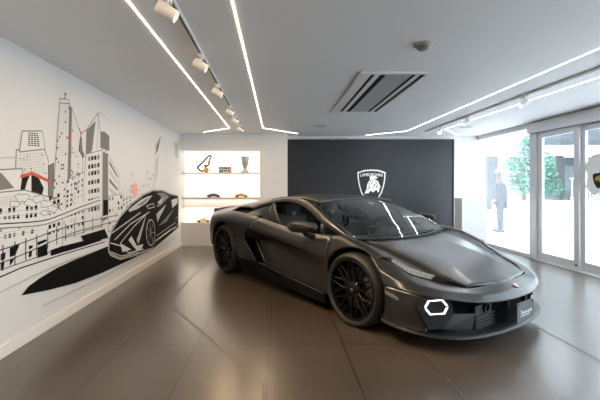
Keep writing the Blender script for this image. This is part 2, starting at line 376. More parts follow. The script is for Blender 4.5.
# trophy
t = thing('trophy_cup', 'silver trophy cup with two handles at the right end of the upper shelf', 'trophy', (sx(245), sy, tz))
M_silver = mat('silver', (.50, .49, .47), .4, metal=.5)
bm = bmesh.new(); lathe(bm, [(.0, 0), (.085, 0), (.085, .03), (.05, .06), (.035, .10), (.05, .14), (.075, .2), (.088, .33), (.092, .36), (.084, .36), (.07, .22), (0, .2)], 28); obj('cup', bm, M_silver, t, smooth=True)
for s in (-1, 1):
    bm = bmesh.new(); tube(bm, [(s*.085, 0, .33), (s*.118, 0, .31), (s*.125, 0, .25), (s*.1, 0, .19), (s*.068, 0, .17)], .006); obj('handle', bm, M_silver, t)
bm = bmesh.new(); box(bm, -.06, .06, -.06, .06, .0, .025); obj('plinth', bm, M_silver, t)
# model cars on the middle shelf
def model_car(x, y, z, lab, col, L=.32, rz=.35):
    t = thing('model_car', lab, 'model car', (x, y, z), rz)
    s = [(-.5, .10, .30), (-.42, .34, .40), (-.2, .52, .43), (.02, .60, .40), (.18, .52, .40), (.32, .34, .42), (.5, .16, .38)]
    bm = bmesh.new(); rings = []
    for q, hh, ww in s:
        zt = hh*L*.42+.02*L; rings.append([bm.verts.new(v) for v in ((q*L, -ww*L*.5, .05*L), (q*L, -ww*L*.52, zt*.55+.01), (q*L, -ww*L*.3, zt+.02*L), (q*L, ww*L*.3, zt+.02*L), (q*L, ww*L*.52, zt*.55+.01), (q*L, ww*L*.5, .05*L))])
    for A, B in zip(rings, rings[1:]):
        for k in range(6): bm.faces.new((A[k], A[(k+1) % 6], B[(k+1) % 6], B[k]))
    bm.faces.new(rings[0]); bm.faces.new(rings[-1]); obj('body', bm, col, t, smooth=True)
    bm = bmesh.new(); box(bm, -.2*L, .18*L, -.185*L, .185*L, .2*L, .262*L, bev=.02*L); obj('windows', bm, M_gloss, t)
    for a in (-.29, .31):
        for b in (-1, 1):
            bm = bmesh.new(); lathe(bm, [(0, -.02*L), (.075*L, -.02*L), (.075*L, .03*L), (0, .03*L)], 14, 'y', (a*L, b*.21*L, .076*L)); obj('wheel', bm, M_rubber, t)
model_car(sx(213.5), sy, mz, 'dark grey model car at the left on the lower shelf', mat('model_grey', (.10, .09, .08), .4))
model_car(sx(241), sy, mz, 'orange and black model car at the right on the lower shelf', mat('model_orange', (.75, .36, .06), .4))
model_car(sx(203.5), sy-.02, NZ0, 'pale yellow model car on the niche floor left of the sports car', mat('model_cream', (.75, .60, .30), .4), rz=.2)
tag(obj('display_box', bx(sx(214.6), sx(214.6)+.34, sy-.1, sy+.08, NZ0, NZ0+.31, bev=.004), mat('box_dark', (.05, .04, .035), .5)), 'dark box on the niche floor behind the sports car tail', 'box')

# ------------------------------------------------------------------ wall emblem
ex, ez, ey = (371-U0)*YB/FPX, CAMH+(V0-169.6)*YB/FPX, YB-.03
em = thing('wall_emblem', 'white shield emblem with a bull on the charcoal back wall', 'sign', (ex, ey, ez))
W, HH = .318, .80
bm = bmesh.new()
o_ = shield_pts(W, HH); i_ = [(x*.915, y*.915-.03) for x, y in shield_pts(W, HH)]
n = len(o_)
A = [bm.verts.new((x, -.002, z)) for x, z in o_]; B = [bm.verts.new((x, -.002, z)) for x, z in i_]
A2 = [bm.verts.new((x, -.022, z)) for x, z in o_]; B2 = [bm.verts.new((x, -.022, z)) for x, z in i_]
for k in range(n):
    j = (k+1) % n
    bm.faces.new((A2[k], A2[j], B2[j], B2[k])); bm.faces.new((A[k], A[j], A2[j], A2[k])); bm.faces.new((B[k], B[j], B2[j], B2[k])); bm.faces.new((A[k], A[j], B[j], B[k]))
M_sign = mat('sign_white', (.85, .84, .82), .45, emit=(1, .97, .93), es=.28)
obj('shield_outline', bm, M_sign, em)
bm = text_bm('LAMBORGHINI', .098, .008, spacing=.98)
xs = [v.co.x for v in bm.verts]; k = .50/(max(xs)-min(xs))
for v in bm.verts: v.co.x *= k
bmesh.ops.transform(bm, matrix=Matrix.Translation((0, -.010, -.118)) @ Matrix.Rotation(PI/2, 4, 'X'), verts=bm.verts)
for v in bm.verts: v.co.z -= .25*v.co.x**2
obj('lettering', bm, M_sign, em)
bull = [(236, 152), (226, 148), (214, 156), (222, 163), (236, 163), (246, 168), (262, 178), (280, 188), (290, 200), (292, 224), (306, 236), (304, 244), (288, 246), (296, 262), (294, 284), (282, 292), (278, 276), (272, 262), (258, 276), (246, 286), (236, 288), (240, 274), (250, 262), (240, 256), (226, 268), (212, 282), (200, 298), (188, 300), (196, 284), (204, 268), (192, 280), (178, 300), (166, 306), (172, 288), (184, 262), (192, 236), (188, 226), (196, 206), (206, 190), (218, 178), (226, 172), (216, 166), (208, 158), (216, 148), (230, 142), (258, 146), (278, 156), (280, 164), (262, 160), (246, 158)]
bp = [((a-227)/8.88*YB/FPX, -(b-88)/8.88*YB/FPX) for a, b in bull]
bm = bmesh.new(); prism(bm, [(a, -.002, b) for a, b in bp], (0, -.018, 0)); bmesh.ops.triangulate(bm, faces=[f for f in bm.faces if len(f.verts) > 4]); obj('bull_figure', bm, M_sign, em)
# dark muscle gaps of the bull
for q in ([(200, 214), (206, 204), (210, 214), (203, 228)], [(234, 182), (252, 186), (248, 191), (236, 189)], [(214, 186), (224, 182), (222, 192), (213, 198)], [(262, 198), (276, 198), (272, 212), (262, 208)], [(196, 252), (204, 246), (198, 262), (190, 270)], [(276, 222), (286, 228), (282, 234), (272, 230)], [(236, 240), (246, 240), (240, 250), (232, 250)], [(222, 206), (232, 200), (230, 214), (222, 218)], [(246, 222), (262, 214), (256, 230), (246, 236)], [(204, 238), (214, 230), (212, 244), (204, 252)], [(268, 236), (280, 240), (272, 250), (262, 250)]):
    bm = bmesh.new(); prism(bm, [((a-227)/8.88*YB/FPX, -.021, -(b-88)/8.88*YB/FPX) for a, b in q], (0, .0008, 0)); obj('muscle_line', bm, M_black_panel, em)

# ------------------------------------------------------------------ plinth by the window
tag(obj('display_plinth', bx(3.55, 4.03, 7.2, 7.5, 0, 1.075, bev=.004), M_white), 'tall white plinth standing in front of the big window', 'plinth')

# ------------------------------------------------------------------ printed mural on the left wall (flat print, drawn in wall coordinates)
KM = -XL*FPX
def WP(u, v):
    y = KM/(U0-u); return (y, CAMH-(v-V0)*y/FPX)
MUR_M = [mat('print_white', (.66, .655, .645), .75), mat('print_black', (.006, .006, .006), .75, spec=.08), mat('print_grey', (.20, .19, .18), .7, spec=.15), mat('print_pale', (.47, .46, .45), .7), mat('print_red', (.55, .07, .05), .6), mat('print_dark', (.018, .0175, .017), .75, spec=.08), mat('print_pink', (.75, .36, .30), .7), mat('print_sky', (.72, .76, .82), .75)]
WHT, BLK, GRY, PAL, RED, DRK, PNK, SKY = range(8)
mbm = bmesh.new()
layer = [0]
def wpoly(pts, c):
    layer[0] += 1; x = XL+.0012+layer[0]*.0000045
    vs = [mbm.verts.new((x, y, z)) for y, z in pts]
    try: f = mbm.faces.new(vs)
    except ValueError: return
    f.material_index = c
def poly(pts, c, line=None, w=.010, lc=DRK):
    q = [WP(*p) for p in pts]; wpoly(q, c)
    if line: wline(q+q[:1], w, lc)
def wline(q, w, c):
    for (a0, b0), (a1, b1) in zip(q, q[1:]):
        dx, dz = a1-a0, b1-b0; l = math.hypot(dx, dz)
        if l < 1e-5: continue
        nx, nz = -dz/l*w/2, dx/l*w/2
        wpoly([(a0+nx, b0+nz), (a1+nx, b1+nz), (a1-nx, b1-nz), (a0-nx, b0-nz)], c)
def line(pts, c=DRK, w=.008): wline([WP(*p) for p in pts], w, c)
def curve(pts, c=DRK, w=.008, n=6): wline([WP(*cr(pts, k/n)) for k in range((len(pts)-1)*n+1)], w, c)
def bil(q, s, t):
    (a, b, c, d) = q   # tl tr br bl
    return tuple((a[i]*(1-s)+b[i]*s)*(1-t)+(d[i]*(1-s)+c[i]*s)*t for i in (0, 1))
def cells(q, nx, ny, c, fx=.6, fy=.6, prob=1., rnd=None, cols=None):
    r = random.Random(rnd or 1)
    for i in range(nx):
        for j in range(ny):
            if r.random() > prob: continue
            s0 = (i+.5-fx/2)/nx; s1 = (i+.5+fx/2)/nx; t0 = (j+.5-fy/2)/ny; t1 = (j+.5+fy/2)/ny
            poly([bil(q, s0, t0), bil(q, s1, t0), bil(q, s1, t1), bil(q, s0, t1)], r.choice(cols) if cols else c)
def hl(q, n, c=PAL, w=.005):
    for j in range(1, n): line([bil(q, 0, j/n), bil(q, 1, j/n)], c, w)
def vl(q, n, c=PAL, w=.005):
    for j in range(1, n): line([bil(q, j/n, 0), bil(q, j/n, 1)], c, w)
# distant skyline
rr = random.Random(5)
for k in range(16):
    u = 112+k*3.1; t = 176+rr.uniform(-4, 14)-(4 if k > 9 else 0); q = [(u, t), (u+3.4, t+.3), (u+3.4, 222), (u, 222)]
    poly(q, WHT, True, .006, PAL); cells(q, 2, 9, PAL, .5, .4, .6, k+1, [PAL, PAL, GRY])
# tall spire near the corner
q = [(154.5, 146), (161, 136), (161, 205), (154, 205)]; poly(q, WHT, True, .008, GRY); poly([(156, 146), (160.5, 137), (158, 150), (155.5, 155)], GRY); poly([(155.5, 160), (158.5, 155), (157, 176), (155, 184)], PAL)
q = [(161, 136), (166, 143), (168.5, 205), (161, 205)]; poly(q, WHT, True, .008, PAL); hl(q, 9)
poly([(174, 142), (178, 143), (178, 160), (175, 156)], PAL)
poly([(158, 192), (172, 190), (174, 212), (158, 214)], WHT, True, .006, PAL)
# balloon
poly([(134.5+3.2*math.cos(a), 189.5+6.6*math.sin(a)) for a in [2*PI*k/20 for k in range(20)]], PNK)
# leftmost block tower
q = [(16, 150), (43, 147), (48, 160), (48, 215), (14, 215)]; poly(q, WHT, True, .010, GRY)
q = [(22, 131), (42, 131), (45, 149), (19, 152)]; poly(q, WHT, True, .010, GRY)
q = [(28, 132), (38, 133), (40, 147), (27, 146)]; cells(q, 4, 7, DRK, .72, .55)
poly([(42, 131), (45, 149), (47, 157), (44, 147)], PAL)
q = [(17, 153), (43, 150), (47, 175), (16, 178)]; hl(q, 9); vl(q, 8); cells(q, 9, 8, BLK, .35, .35, .16, 3)
# dark narrow tower behind it
poly([(48, 166), (53.5, 163), (53.5, 215), (48, 215)], GRY, True, .006)
# low building at the left end with grey side, dark doorway and red roof strip
poly([(-6, 170), (22, 168.5), (22, 192), (-6, 196)], WHT, True, .010, GRY); poly([(-6, 172), (1, 173), (14, 188), (-6, 191)], GRY)
poly([(20, 190), (22, 175), (31, 172.6), (27, 181), (24, 192)], DRK); poly([(31, 173), (37, 175), (43.5, 188), (41, 198), (31, 199)], DRK); poly([(20, 174.8), (32, 171.6), (50, 180), (50, 183.6), (32, 175), (20, 178.4)], RED)
# tall tower
q = [(59.5, 102.5), (69.3, 103), (66.3, 222), (50.5, 226)]; poly(q, WHT, True, .010, GRY); hl(q, 46, PAL, .004); vl(q, 4, PAL, .004); cells(q, 7, 34, BLK, .62, .55, .13, 11)
poly([(59.5, 98.5), (68, 99.5), (69.3, 103.5), (59.5, 103)], WHT, True, .009, GRY); line([(64.5, 99), (65, 93)], DRK, .012); poly([(63.6, 93.5), (65.8, 93), (65.4, 95.5)], DRK)
poly([(69.3, 104), (71.4, 108), (69.4, 222), (66.3, 222)], GRY)
q = [(71.4, 108), (80, 133), (82.5, 165), (79, 222), (69.4, 222)]; poly(q, WHT, True, .010, GRY); q = [(71.4, 112), (79, 135), (79, 222), (69.4, 222)]; cells(q, 4, 24, BLK, .4, .4, .22, 23); hl(q, 30, PAL, .004)
line([(66, 137.5), (71, 138)], RED, .02); line([(78.5, 128), (81, 134)], RED, .02)
poly([(80, 137), (83.5, 144), (83, 158), (78.5, 150)], GRY, True)
# angular tower with grey facets
q = [(81, 133), (86, 130), (97.5, 113), (100, 131), (106, 151), (100, 155), (85, 158), (82, 150)]; poly(q, WHT, True, .010, GRY)
poly([(86, 130.5), (95.3, 121), (91.7, 151), (85.3, 156)], GRY); poly([(100, 131.7), (104, 131.5), (109, 136), (109, 151), (100, 148)], GRY)
line([(98.5, 113), (96.5, 150)], GRY, .008); curve([(98, 112), (103, 115), (109, 121)], PAL, .012)
# office block
q = [(85.5, 154), (102.5, 150), (102, 226), (80, 232)]; poly(q, WHT, True, .010, GRY)
for a, b in ((157, 0), (165, 1), (172, 0), (181, 1), (190, 0), (199, 1), (208, 0)):
    for s in range(4): poly([(88+s*3, a-s*.6), (90.2+s*3, a-.5-s*.6), (90+s*3, a+3.6-s*.5), (87.8+s*3, a+4-s*.5)], DRK if (s+b) % 3 else GRY)
poly([(102.5, 152), (107.6, 153.5), (107.8, 218), (102, 222)], GRY); poly([(103, 200), (107.6, 200), (107.6, 214), (103, 216)], BLK)
q = [(107.6, 154), (119, 175), (119, 218), (107.8, 222)]; poly(q, WHT, True, .008, GRY)
for k in range(6): poly([(109, 160+k*9), (117.5, 176+k*6.3), (117.5, 178.6+k*6.3), (109, 164+k*9)], PAL if k % 2 else GRY)
q = [(66, 180), (84, 172), (82, 232), (64, 238)]; poly(q, WHT, True, .008, GRY); cells(q, 5, 12, GRY, .5, .6, .75, 31, [DRK, GRY, PAL, PAL])
q = [(108, 196), (122, 194), (124, 226), (108, 232)]; poly(q, WHT, True, .008, GRY); cells(q, 5, 6, GRY, .5, .6, .8, 37, [GRY, PAL, DRK])
# lower left housing with rows of dark windows
poly([(-40, 196), (24, 190), (52, 198), (62, 212), (62, 246), (40, 256), (-40, 284)], WHT, True, .010, GRY)
q = [(-2, 207), (38, 204), (37, 218), (-2, 224)]; cells(q, 9, 2, BLK, .6, .62, .9, 41, [BLK, BLK, DRK]); hl(q, 3)
q = [(-2, 226), (40, 219), (38, 234), (-2, 242)]; cells(q, 9, 2, DRK, .55, .55, .55, 43, [BLK, DRK, GRY]); hl(q, 4)
q = [(48, 196), (60, 192), (60, 232), (47, 236)]; cells(q, 3, 7, BLK, .6, .7, .7, 47, [BLK, DRK, GRY])
q = [(-14, 198), (22, 192), (40, 196), (40, 204), (-14, 208)]; hl([q[0], q[1], (22, 206), q[4]], 5, PAL, .005); vl([q[0], q[1], (22, 206), q[4]], 9, PAL, .005)
q = [(62, 214), (84, 208), (84, 232), (62, 238)]; poly(q, WHT, True, .007, GRY); cells(q, 6, 4, DRK, .5, .55, .7, 53, [DRK, GRY, PAL])
q = [(52, 218), (63, 214), (63, 236), (52, 240)]; cells(q, 4, 4, BLK, .5, .6, .6, 57, [BLK, DRK, GRY])
q = [(71.5, 170), (80, 172), (79, 200), (70.5, 204)]; cells(q, 4, 6, DRK, .5, .6, .45, 59, [DRK, GRY])
q = [(122, 198), (131, 196), (131, 206), (122, 218)]; poly(q, WHT, True, .006, GRY); cells(q, 3, 4, GRY, .5, .5, .8, 61)
for k in range(5): line([(86.5+k*3.6, 155-k*.9), (84.5+k*3.8, 229-k*1.2)], PAL, .006)
# city continuing past the left end of the view
for a, b, t in ((-70, -34, 150), (-130, -74, 120), (-210, -140, 160)):
    q = [(a, t), (b, t+6), (b, 262), (a, 290)]; poly(q, WHT, True, .010, GRY); cells(q, 6, 14, DRK, .5, .5, .4, int(-a), [DRK, BLK, GRY, PAL])
# leafy cloud outlines in front of the towers
for cx, cy, r0 in ((22, 198, 7), (30, 203, 6), (38, 199, 6), (46, 204, 6), (52, 209, 5), (14, 204, 5), (44, 213, 4)):
    pts = [(cx+r0*(1+.22*math.sin(5*a+cx))*math.cos(a), cy+r0*.62*(1+.25*math.cos(4*a+cy))*math.sin(a)) for a in [2*PI*k/18 for k in range(18)]]
    poly(pts, WHT, True, .006, GRY)
# elevated road and railings
rd = [(-30, 226), (0, 224), (40, 221), (60, 215), (80, 207), (100, 200)]
curve(rd, WHT, .07); curve(rd, DRK, .010); curve([(a, b+4.2) for a, b in rd], GRY, .010); curve([(-30, 173), (0, 158), (30, 160), (60, 170)][:3], PAL, .010)
poly([(37, 242), (46, 239), (47, 255), (37, 258)], BLK); poly([(9, 248), (19, 244), (12, 262), (9, 266)], BLK); poly([(0, 254), (5, 252), (3, 268), (0, 270)], DRK); poly([(28, 246), (32, 245), (31, 256), (28, 258)], DRK)
rl = [(-40, 274), (0, 262), (30, 250), (52, 240), (75, 231), (100, 224), (118, 219)]
for dy in (-11, 0): curve([(a, b+dy*(1.2-a/160)) for a, b in rl], WHT, .022); curve([(a, b+dy*(1.2-a/160)+1) for a, b in rl], DRK, .008)
for u in (-20, 2, 14, 25, 36, 47, 56, 65, 74, 83, 92, 101): 
    b = [p for p in [cr(rl, k/8) for k in range(49)] if p[0] >= u][0][1]; line([(u, b-13*(1.2-u/160)), (u, b+9*(1.15-u/160))], DRK, .012)
poly([(50, 250), (62, 246), (80, 241.5), (100, 238.3), (101, 240.5), (84, 246), (64, 252), (50, 256)], BLK); poly([(80, 236), (104, 229), (108, 238), (84, 243)], BLK)
# road surface lines and kerb
poly([(-60, 300), (20, 266), (60, 253), (104, 241), (108, 246), (60, 262), (-60, 324)], WHT); line([(-60, 303), (20, 268), (60, 255), (104, 242)], DRK, .012); line([(-40, 312), (30, 277), (70, 260), (106, 247)], PAL, .012); line([(42, 306), (100, 278), (150, 252), (178, 236)], PAL, .014)
# black shadow under the printed car
poly([(20.5, 295.5), (28, 286), (40, 277.5), (56, 268), (73.5, 260), (108, 246), (150, 236), (178, 222), (178.5, 227), (152, 249.5), (129.5, 260), (100, 273.5), (75, 283), (48, 290)], BLK)
# printed sports car
cb = [(108, 250.5), (108.6, 239), (111.5, 230), (119.8, 216), (130.8, 203.6), (143.2, 194.2), (152.8, 190), (162.5, 190.2), (169.4, 193.6), (177.6, 195.4), (178.4, 202), (178, 226), (170.8, 229.5), (155, 241), (151.5, 248.8), (146, 250.5), (136.3, 254.4), (119.8, 258.6), (110.2, 254.6)]
poly(cb, BLK, True, .030, WHT); line([WP and p for p in cb+cb[:1]], DRK, .010)
poly([(128, 209.5), (140, 200), (147, 196.5), (152, 195.5), (146, 203), (137, 209), (129, 212)], PAL); poly([(136, 206), (146, 199), (150, 197), (142, 205)], GRY)
poly([(156, 193), (163, 192.5), (169, 196.5), (160, 206), (156, 207), (161, 197)], GRY); poly([(157, 202), (164, 197), (160, 204.5)], PAL)
line([(111.5, 233), (124, 224), (140, 212.5)], PAL, .02); line([(114, 240), (130, 224), (149, 212)], PAL, .02); line([(120, 243), (134, 226), (146, 214)], WHT, .014)
poly([(136, 240), (146, 214), (140, 238), (138, 244)], PAL); poly([(128, 240), (131, 236), (137, 247), (134, 248)], WHT); poly([(119.5, 243), (131, 249.5), (122, 252)], WHT); poly([(134, 246.5), (143, 244), (141, 249), (136, 251)], WHT); line([(110, 243), (121, 246), (128, 253), (143, 249)], WHT, .014); line([(110.5, 252), (121, 256), (138, 252)], PAL, .014)
poly([(156, 214), (166, 204), (160, 216), (157, 222)], PAL); poly([(158, 226), (169, 214), (174, 208), (166, 222)], GRY); poly([(171, 200), (177, 198), (177.5, 203), (172, 208)], PAL); line([(156, 236), (166, 229), (177.5, 221)], PAL, .014); line([(158, 239), (170, 230)], WHT, .012); poly([(146, 206), (153, 203.5), (154, 207), (148, 208.5)], BLK, True, .01, WHT)
def ell(cx, cy, rx, ry, c, n=26): poly([(cx+rx*math.cos(2*PI*k/n), cy+ry*math.sin(2*PI*k/n)) for k in range(n)], c)
ell(150, 232.5, 5.6, 16, BLK); ell(150.2, 232.5, 4.6, 13.4, PAL); ell(150.3, 232.5, 4.1, 12.3, BLK)
for k in range(7): a = 2*PI*k/7; line([(150.3, 232.5), (150.3+4*math.cos(a), 232.5+12*math.sin(a))], GRY, .02)
ell(176.4, 221, 1.5, 6.5, BLK); ell(176.5, 221, 1.1, 5, GRY); ell(176.5, 221, .9, 4.2, BLK)
mo = obj('wall_mural', mbm, MUR_M)
for p in mo.data.polygons:
    if p.normal.x < 0: p.flip()
tag(mo, 'black and white city skyline mural with a printed sports car covering the left wall', 'mural')

# ------------------------------------------------------------------ street outside the glass
M_pave = mat('pale_pavement', (.80, .80, .80), .8, noise=.05, nscale=2)
struct(obj('ground', bx(XR+.12, 40, -8, 45, -.12, -.01), M_pave))
struct(obj('trim_13', bx(XR+.9, XR+1.05, -8, 30, -.011, .0), mat('drain_grey', (.55, .55, .56), .6)))
M_lowwall = mat('low_wall_white', (.66, .67, .68), .8, noise=.05)
tag(obj('garden_wall', bx(7.6, 20, 13.0, 13.25, -.01, .80, bev=.01), M_lowwall), 'low white garden wall under the railing across the street', 'wall')
M_rail = mat('railing_grey', (.34, .37, .40), .5)
t = thing('railing', 'grey metal railing on the low garden wall, seen through the doors', 'railing', (10.25, 13.12, .80))
bm = bmesh.new(); box(bm, 0, 4, -.025, .025, .74, .80); box(bm, 0, 4, -.02, .02, .06, .10); obj('rail', bm, M_rail, t)
for k in range(44): obj('baluster', bx(.05+k*.09, .078+k*.09, -.016, .016, .0, .76), M_rail, t)
b = thing('apartment_building', 'grey blue building with a flat white canopy behind the railing', 'building', (12.4, 16.4, 0))
obj('wall', bx(0, 10, 0, 1.5, 0, 6), mat('building_grey', (.05, .06, .07), .8, noise=.1), b)
obj('canopy', bx(-1.6, 10, -1.3, 0, 2.55, 2.95), M_lowwall, b)
obj('column', bx(-.95, -.78, -1.2, -.95, 0, 2.55), mat('column_dark', (.03, .03, .035), .8), b); obj('column', bx(1.2, 1.4, -1.2, -.95, 0, 2.55), M_lowwall, b)
obj('door_panel', bx(.15, .8, -.04, 0, 0, 2.2), mat('door_blue', (.09, .105, .12), .6), b)
for k in range(5): obj('louver', bx(1.0, 4.6, -.10, -.02, 2.0+.1*k, 2.06+.1*k), M_lowwall, b)
tag(obj('office_building', bx(11.76, 12.40, 21, 21.4, 0, 3.0), mat('office_pale', (.075, .08, .09), .8)), 'pale grey building far behind the tree', 'building')
# tree: trunk, branches and a crown of many small leaves
tr = thing('tree', 'leafy green tree behind the garden wall outside the big window', 'tree', (9.15, 13.9, 0))
bm = bmesh.new(); tube(bm, [(0, 0, 0), (.03, .02, .6), (-.02, .0, 1.3), (.0, 0, 2.2), (.05, 0, 2.9)], [.10, .085, .07, .05, .02], 10)
for a, z, l in ((.3, 1.0, .9), (2.2, 1.3, .9), (3.6, 1.1, 1.0), (5.2, 1.6, .8), (1.2, 1.9, .7)): tube(bm, [(0, 0, z), (l*.5*math.cos(a), l*.5*math.sin(a), z+.35), (l*math.cos(a), l*math.sin(a), z+.6)], [.04, .025, .01], 6)
obj('trunk', bm, mat('bark', (.10, .085, .07), .9), tr)
bm = bmesh.new(); r = random.Random(3)
blobs = [(.1, 0, 2.5, .6), (.45, -.1, 2.2, .55), (-.35, .1, 2.0, .45), (.1, -.2, 1.7, .6), (.75, .0, 1.8, .4), (.95, -.1, 1.3, .4), (-.2, -.1, 1.35, .4), (.3, .1, 2.9, .35)]
for cx, cy, cz, R_ in blobs:
    for k in range(420):
        d = Vector((r.gauss(0, 1), r.gauss(0, 1), r.gauss(0, 1))).normalized()*R_*(r.random()**.4); p = Vector((cx, cy, cz))+d
        a = Vector((r.gauss(0, 1), r.gauss(0, 1), r.gauss(0, .6))).normalized(); b_ = a.cross(Vector((r.random(), r.random(), r.random()+.1))).normalized(); s = r.uniform(.05, .10)
        bm.faces.new([bm.verts.new(p+q) for q in (-a*s, b_*s*.42, a*s, -b_*s*.42)])
obj('foliage', bm, mat('leaf_green', (.09, .23, .165), .6, noise=.35, nscale=3), tr)
# hedge by the railing
hd = bmesh.new(); r = random.Random(9)
for k in range(1500):
    p = Vector((r.uniform(-.75, .75), r.uniform(-.2, .2), r.uniform(0, 1.22))); a = Vector((r.gauss(0, 1), r.gauss(0, 1), r.gauss(0, 1))).normalized(); b_ = a.orthogonal().normalized(); s = r.uniform(.03, .07)
    hd.faces.new([hd.verts.new(p+q) for q in (-a*s, b_*s*.5, a*s, -b_*s*.5)])
ho = obj('shrub', hd, mat('shrub_green', (.05, .09, .075), .7)); ho.location = (11.2, 13.7, -.01); tag(ho, 'dark low shrub behind the garden wall next to the tree', 'shrub')

# ------------------------------------------------------------------ person outside
pr = thing('person', 'person in grey-blue clothes and a white cap standing outside the big window', 'person', (6.43, 10.75, -.01), 2.6)
def skin(name, verts, edges, radii, m, parent, sub=2):
    me = bpy.data.meshes.new(name); me.from_pydata(verts, edges, []); o = link(bpy.data.objects.new(name, me), parent)
    sk = o.modifiers.new('skin', 'SKIN'); ss = o.modifiers.new('sub', 'SUBSURF'); ss.levels = sub; ss.render_levels = sub
    lay = me.skin_vertices[0] if me.skin_vertices else None
    for i, rd in enumerate(radii):
        lay.data[i].radius = rd if isinstance(rd, tuple) else (rd, rd)
    lay.data[0].use_root = True; sk.use_smooth_shade = True
    dg = bpy.context.evaluated_depsgraph_get(); nm = bpy.data.meshes.new_from_object(o.evaluated_get(dg))
    o.modifiers.clear(); o.data = nm; nm.materials.clear(); nm.materials.append(m)
    for p in nm.polygons: p.use_smooth = True
    return o
M_skin = mat('skin', (.07, .045, .035), .6); M_cloth = mat('grey_blue_cloth', (.022, .028, .042), .85)
# body, x = forward
V_ = [(0, 0, .90), (.01, 0, 1.10), (.03, 0, 1.30), (.02, 0, 1.42), (.035, 0, 1.50), (.05, 0, 1.56), (.05, 0, 1.64), (.06, 0, 1.70),
      (0, .09, .86), (.03, .10, .48), (-.02, .10, .09), (.09, .105, .045), (.15, .11, .04),
      (0, -.09, .86), (.06, -.10, .48), (.03, -.10, .09), (.14, -.105, .045), (.20, -.11, .04),
      (.02, .17, 1.38), (-.02, .23, 1.12), (.10, .20, .93), (.16, .17, .87),
      (.02, -.17, 1.38), (-.03, -.23, 1.12), (.08, -.22, .92), (.13, -.20, .86)]
E_ = [(0, 1), (1, 2), (2, 3), (3, 4), (4, 5), (5, 6), (6, 7), (0, 8), (8, 9), (9, 10), (10, 11), (11, 12), (0, 13), (13, 14), (14, 15), (15, 16), (16, 17), (3, 18), (18, 19), (19, 20), (20, 21), (3, 22), (22, 23), (23, 24), (24, 25)]
Rr = [(.13, .15), (.12, .14), (.13, .16), (.09, .10), .055, .075, .095, .075, .085, .06, .045, .04, .03, .085, .06, .045, .04, .03, .06, .045, .035, .03, .06, .045, .035, .03]
body = skin('body', V_, E_, Rr, M_skin, pr)
VJ = [V_[i] for i in (0, 1, 2, 3, 18, 19, 20, 22, 23, 24)]; EJ = [(0, 1), (1, 2), (2, 3), (3, 4), (4, 5), (5, 6), (3, 7), (7, 8), (8, 9)]
skin('jacket', VJ, EJ, [(.16, .18), (.15, .175), (.165, .20), (.10, .11), .078, .06, .048, .078, .06, .048], M_cloth, pr)
VT = [V_[i] for i in (0, 8, 9, 10, 13, 14, 15)]
skin('trousers', VT, [(0, 1), (1, 2), (2, 3), (0, 4), (4, 5), (5, 6)], [(.145, .165), .105, .08, .065, .105, .08, .065], mat('trouser_grey', (.025, .03, .045), .85), pr)
for k, dy in ((10, .1), (15, -.1)):
    x = V_[k][0]; bm = bmesh.new(); box(bm, x-.07, x+.19, dy-.05, dy+.05, .0, .09, bev=.03); obj('shoe', bm, mat('shoe_grey', (.05, .05, .055), .7), pr, smooth=True)
for sg, h in ((1, V_[21]), (-1, V_[25])):
    for k in range(4):
        p = Vector(h)+Vector((.0+.012*k, 0, -.01)); bm = bmesh.new(); tube(bm, [p, p+Vector((.015, -.01*sg, -.045)), p+Vector((.012, -.03*sg, -.085+.006*abs(k-1.5)))], [.010, .009, .007], 6); obj('finger', bm, M_skin, body)
    p = Vector(h); bm = bmesh.new(); tube(bm, [p+Vector((.02, -.01*sg, .02)), p+Vector((.05, -.02*sg, -.01)), p+Vector((.055, -.025*sg, -.04))], [.012, .010, .008], 6); obj('thumb', bm, M_skin, body)
bm = bmesh.new(); lathe(bm, [(.108, 1.70), (.112, 1.72), (.10, 1.78), (.06, 1.815), (0, 1.825)], 20, cen=(.055, 0, 0), cap=False); bmesh.ops.recalc_face_normals(bm, faces=bm.faces)
prism(bm, [(.13, -.08, 1.70), (.20, -.06, 1.69), (.24, 0, 1.688), (.20, .06, 1.69), (.13, .08, 1.70)], (0, 0, .012)); obj('cap', bm, mat('cap_white', (.16, .165, .17), .8), pr, smooth=True)
bm = bmesh.new(); prism(bm, [(.148, -.012, 1.63), (.17, 0, 1.615), (.148, .012, 1.63), (.148, 0, 1.665)], (.004, 0, 0)); obj('nose', bm, M_skin, body)
for sg in (-1, 1):
    bm = bmesh.new(); bmesh.ops.create_uvsphere(bm, u_segments=8, v_segments=6, radius=.010); bmesh.ops.translate(bm, vec=(.138, sg*.034, 1.66), verts=bm.verts); obj('eye', bm, M_satin, body)
bm = bmesh.new(); box(bm, .142, .150, -.022, .022, 1.588, 1.594); obj('mouth', bm, mat('lip', (.3, .12, .10), .6), body)

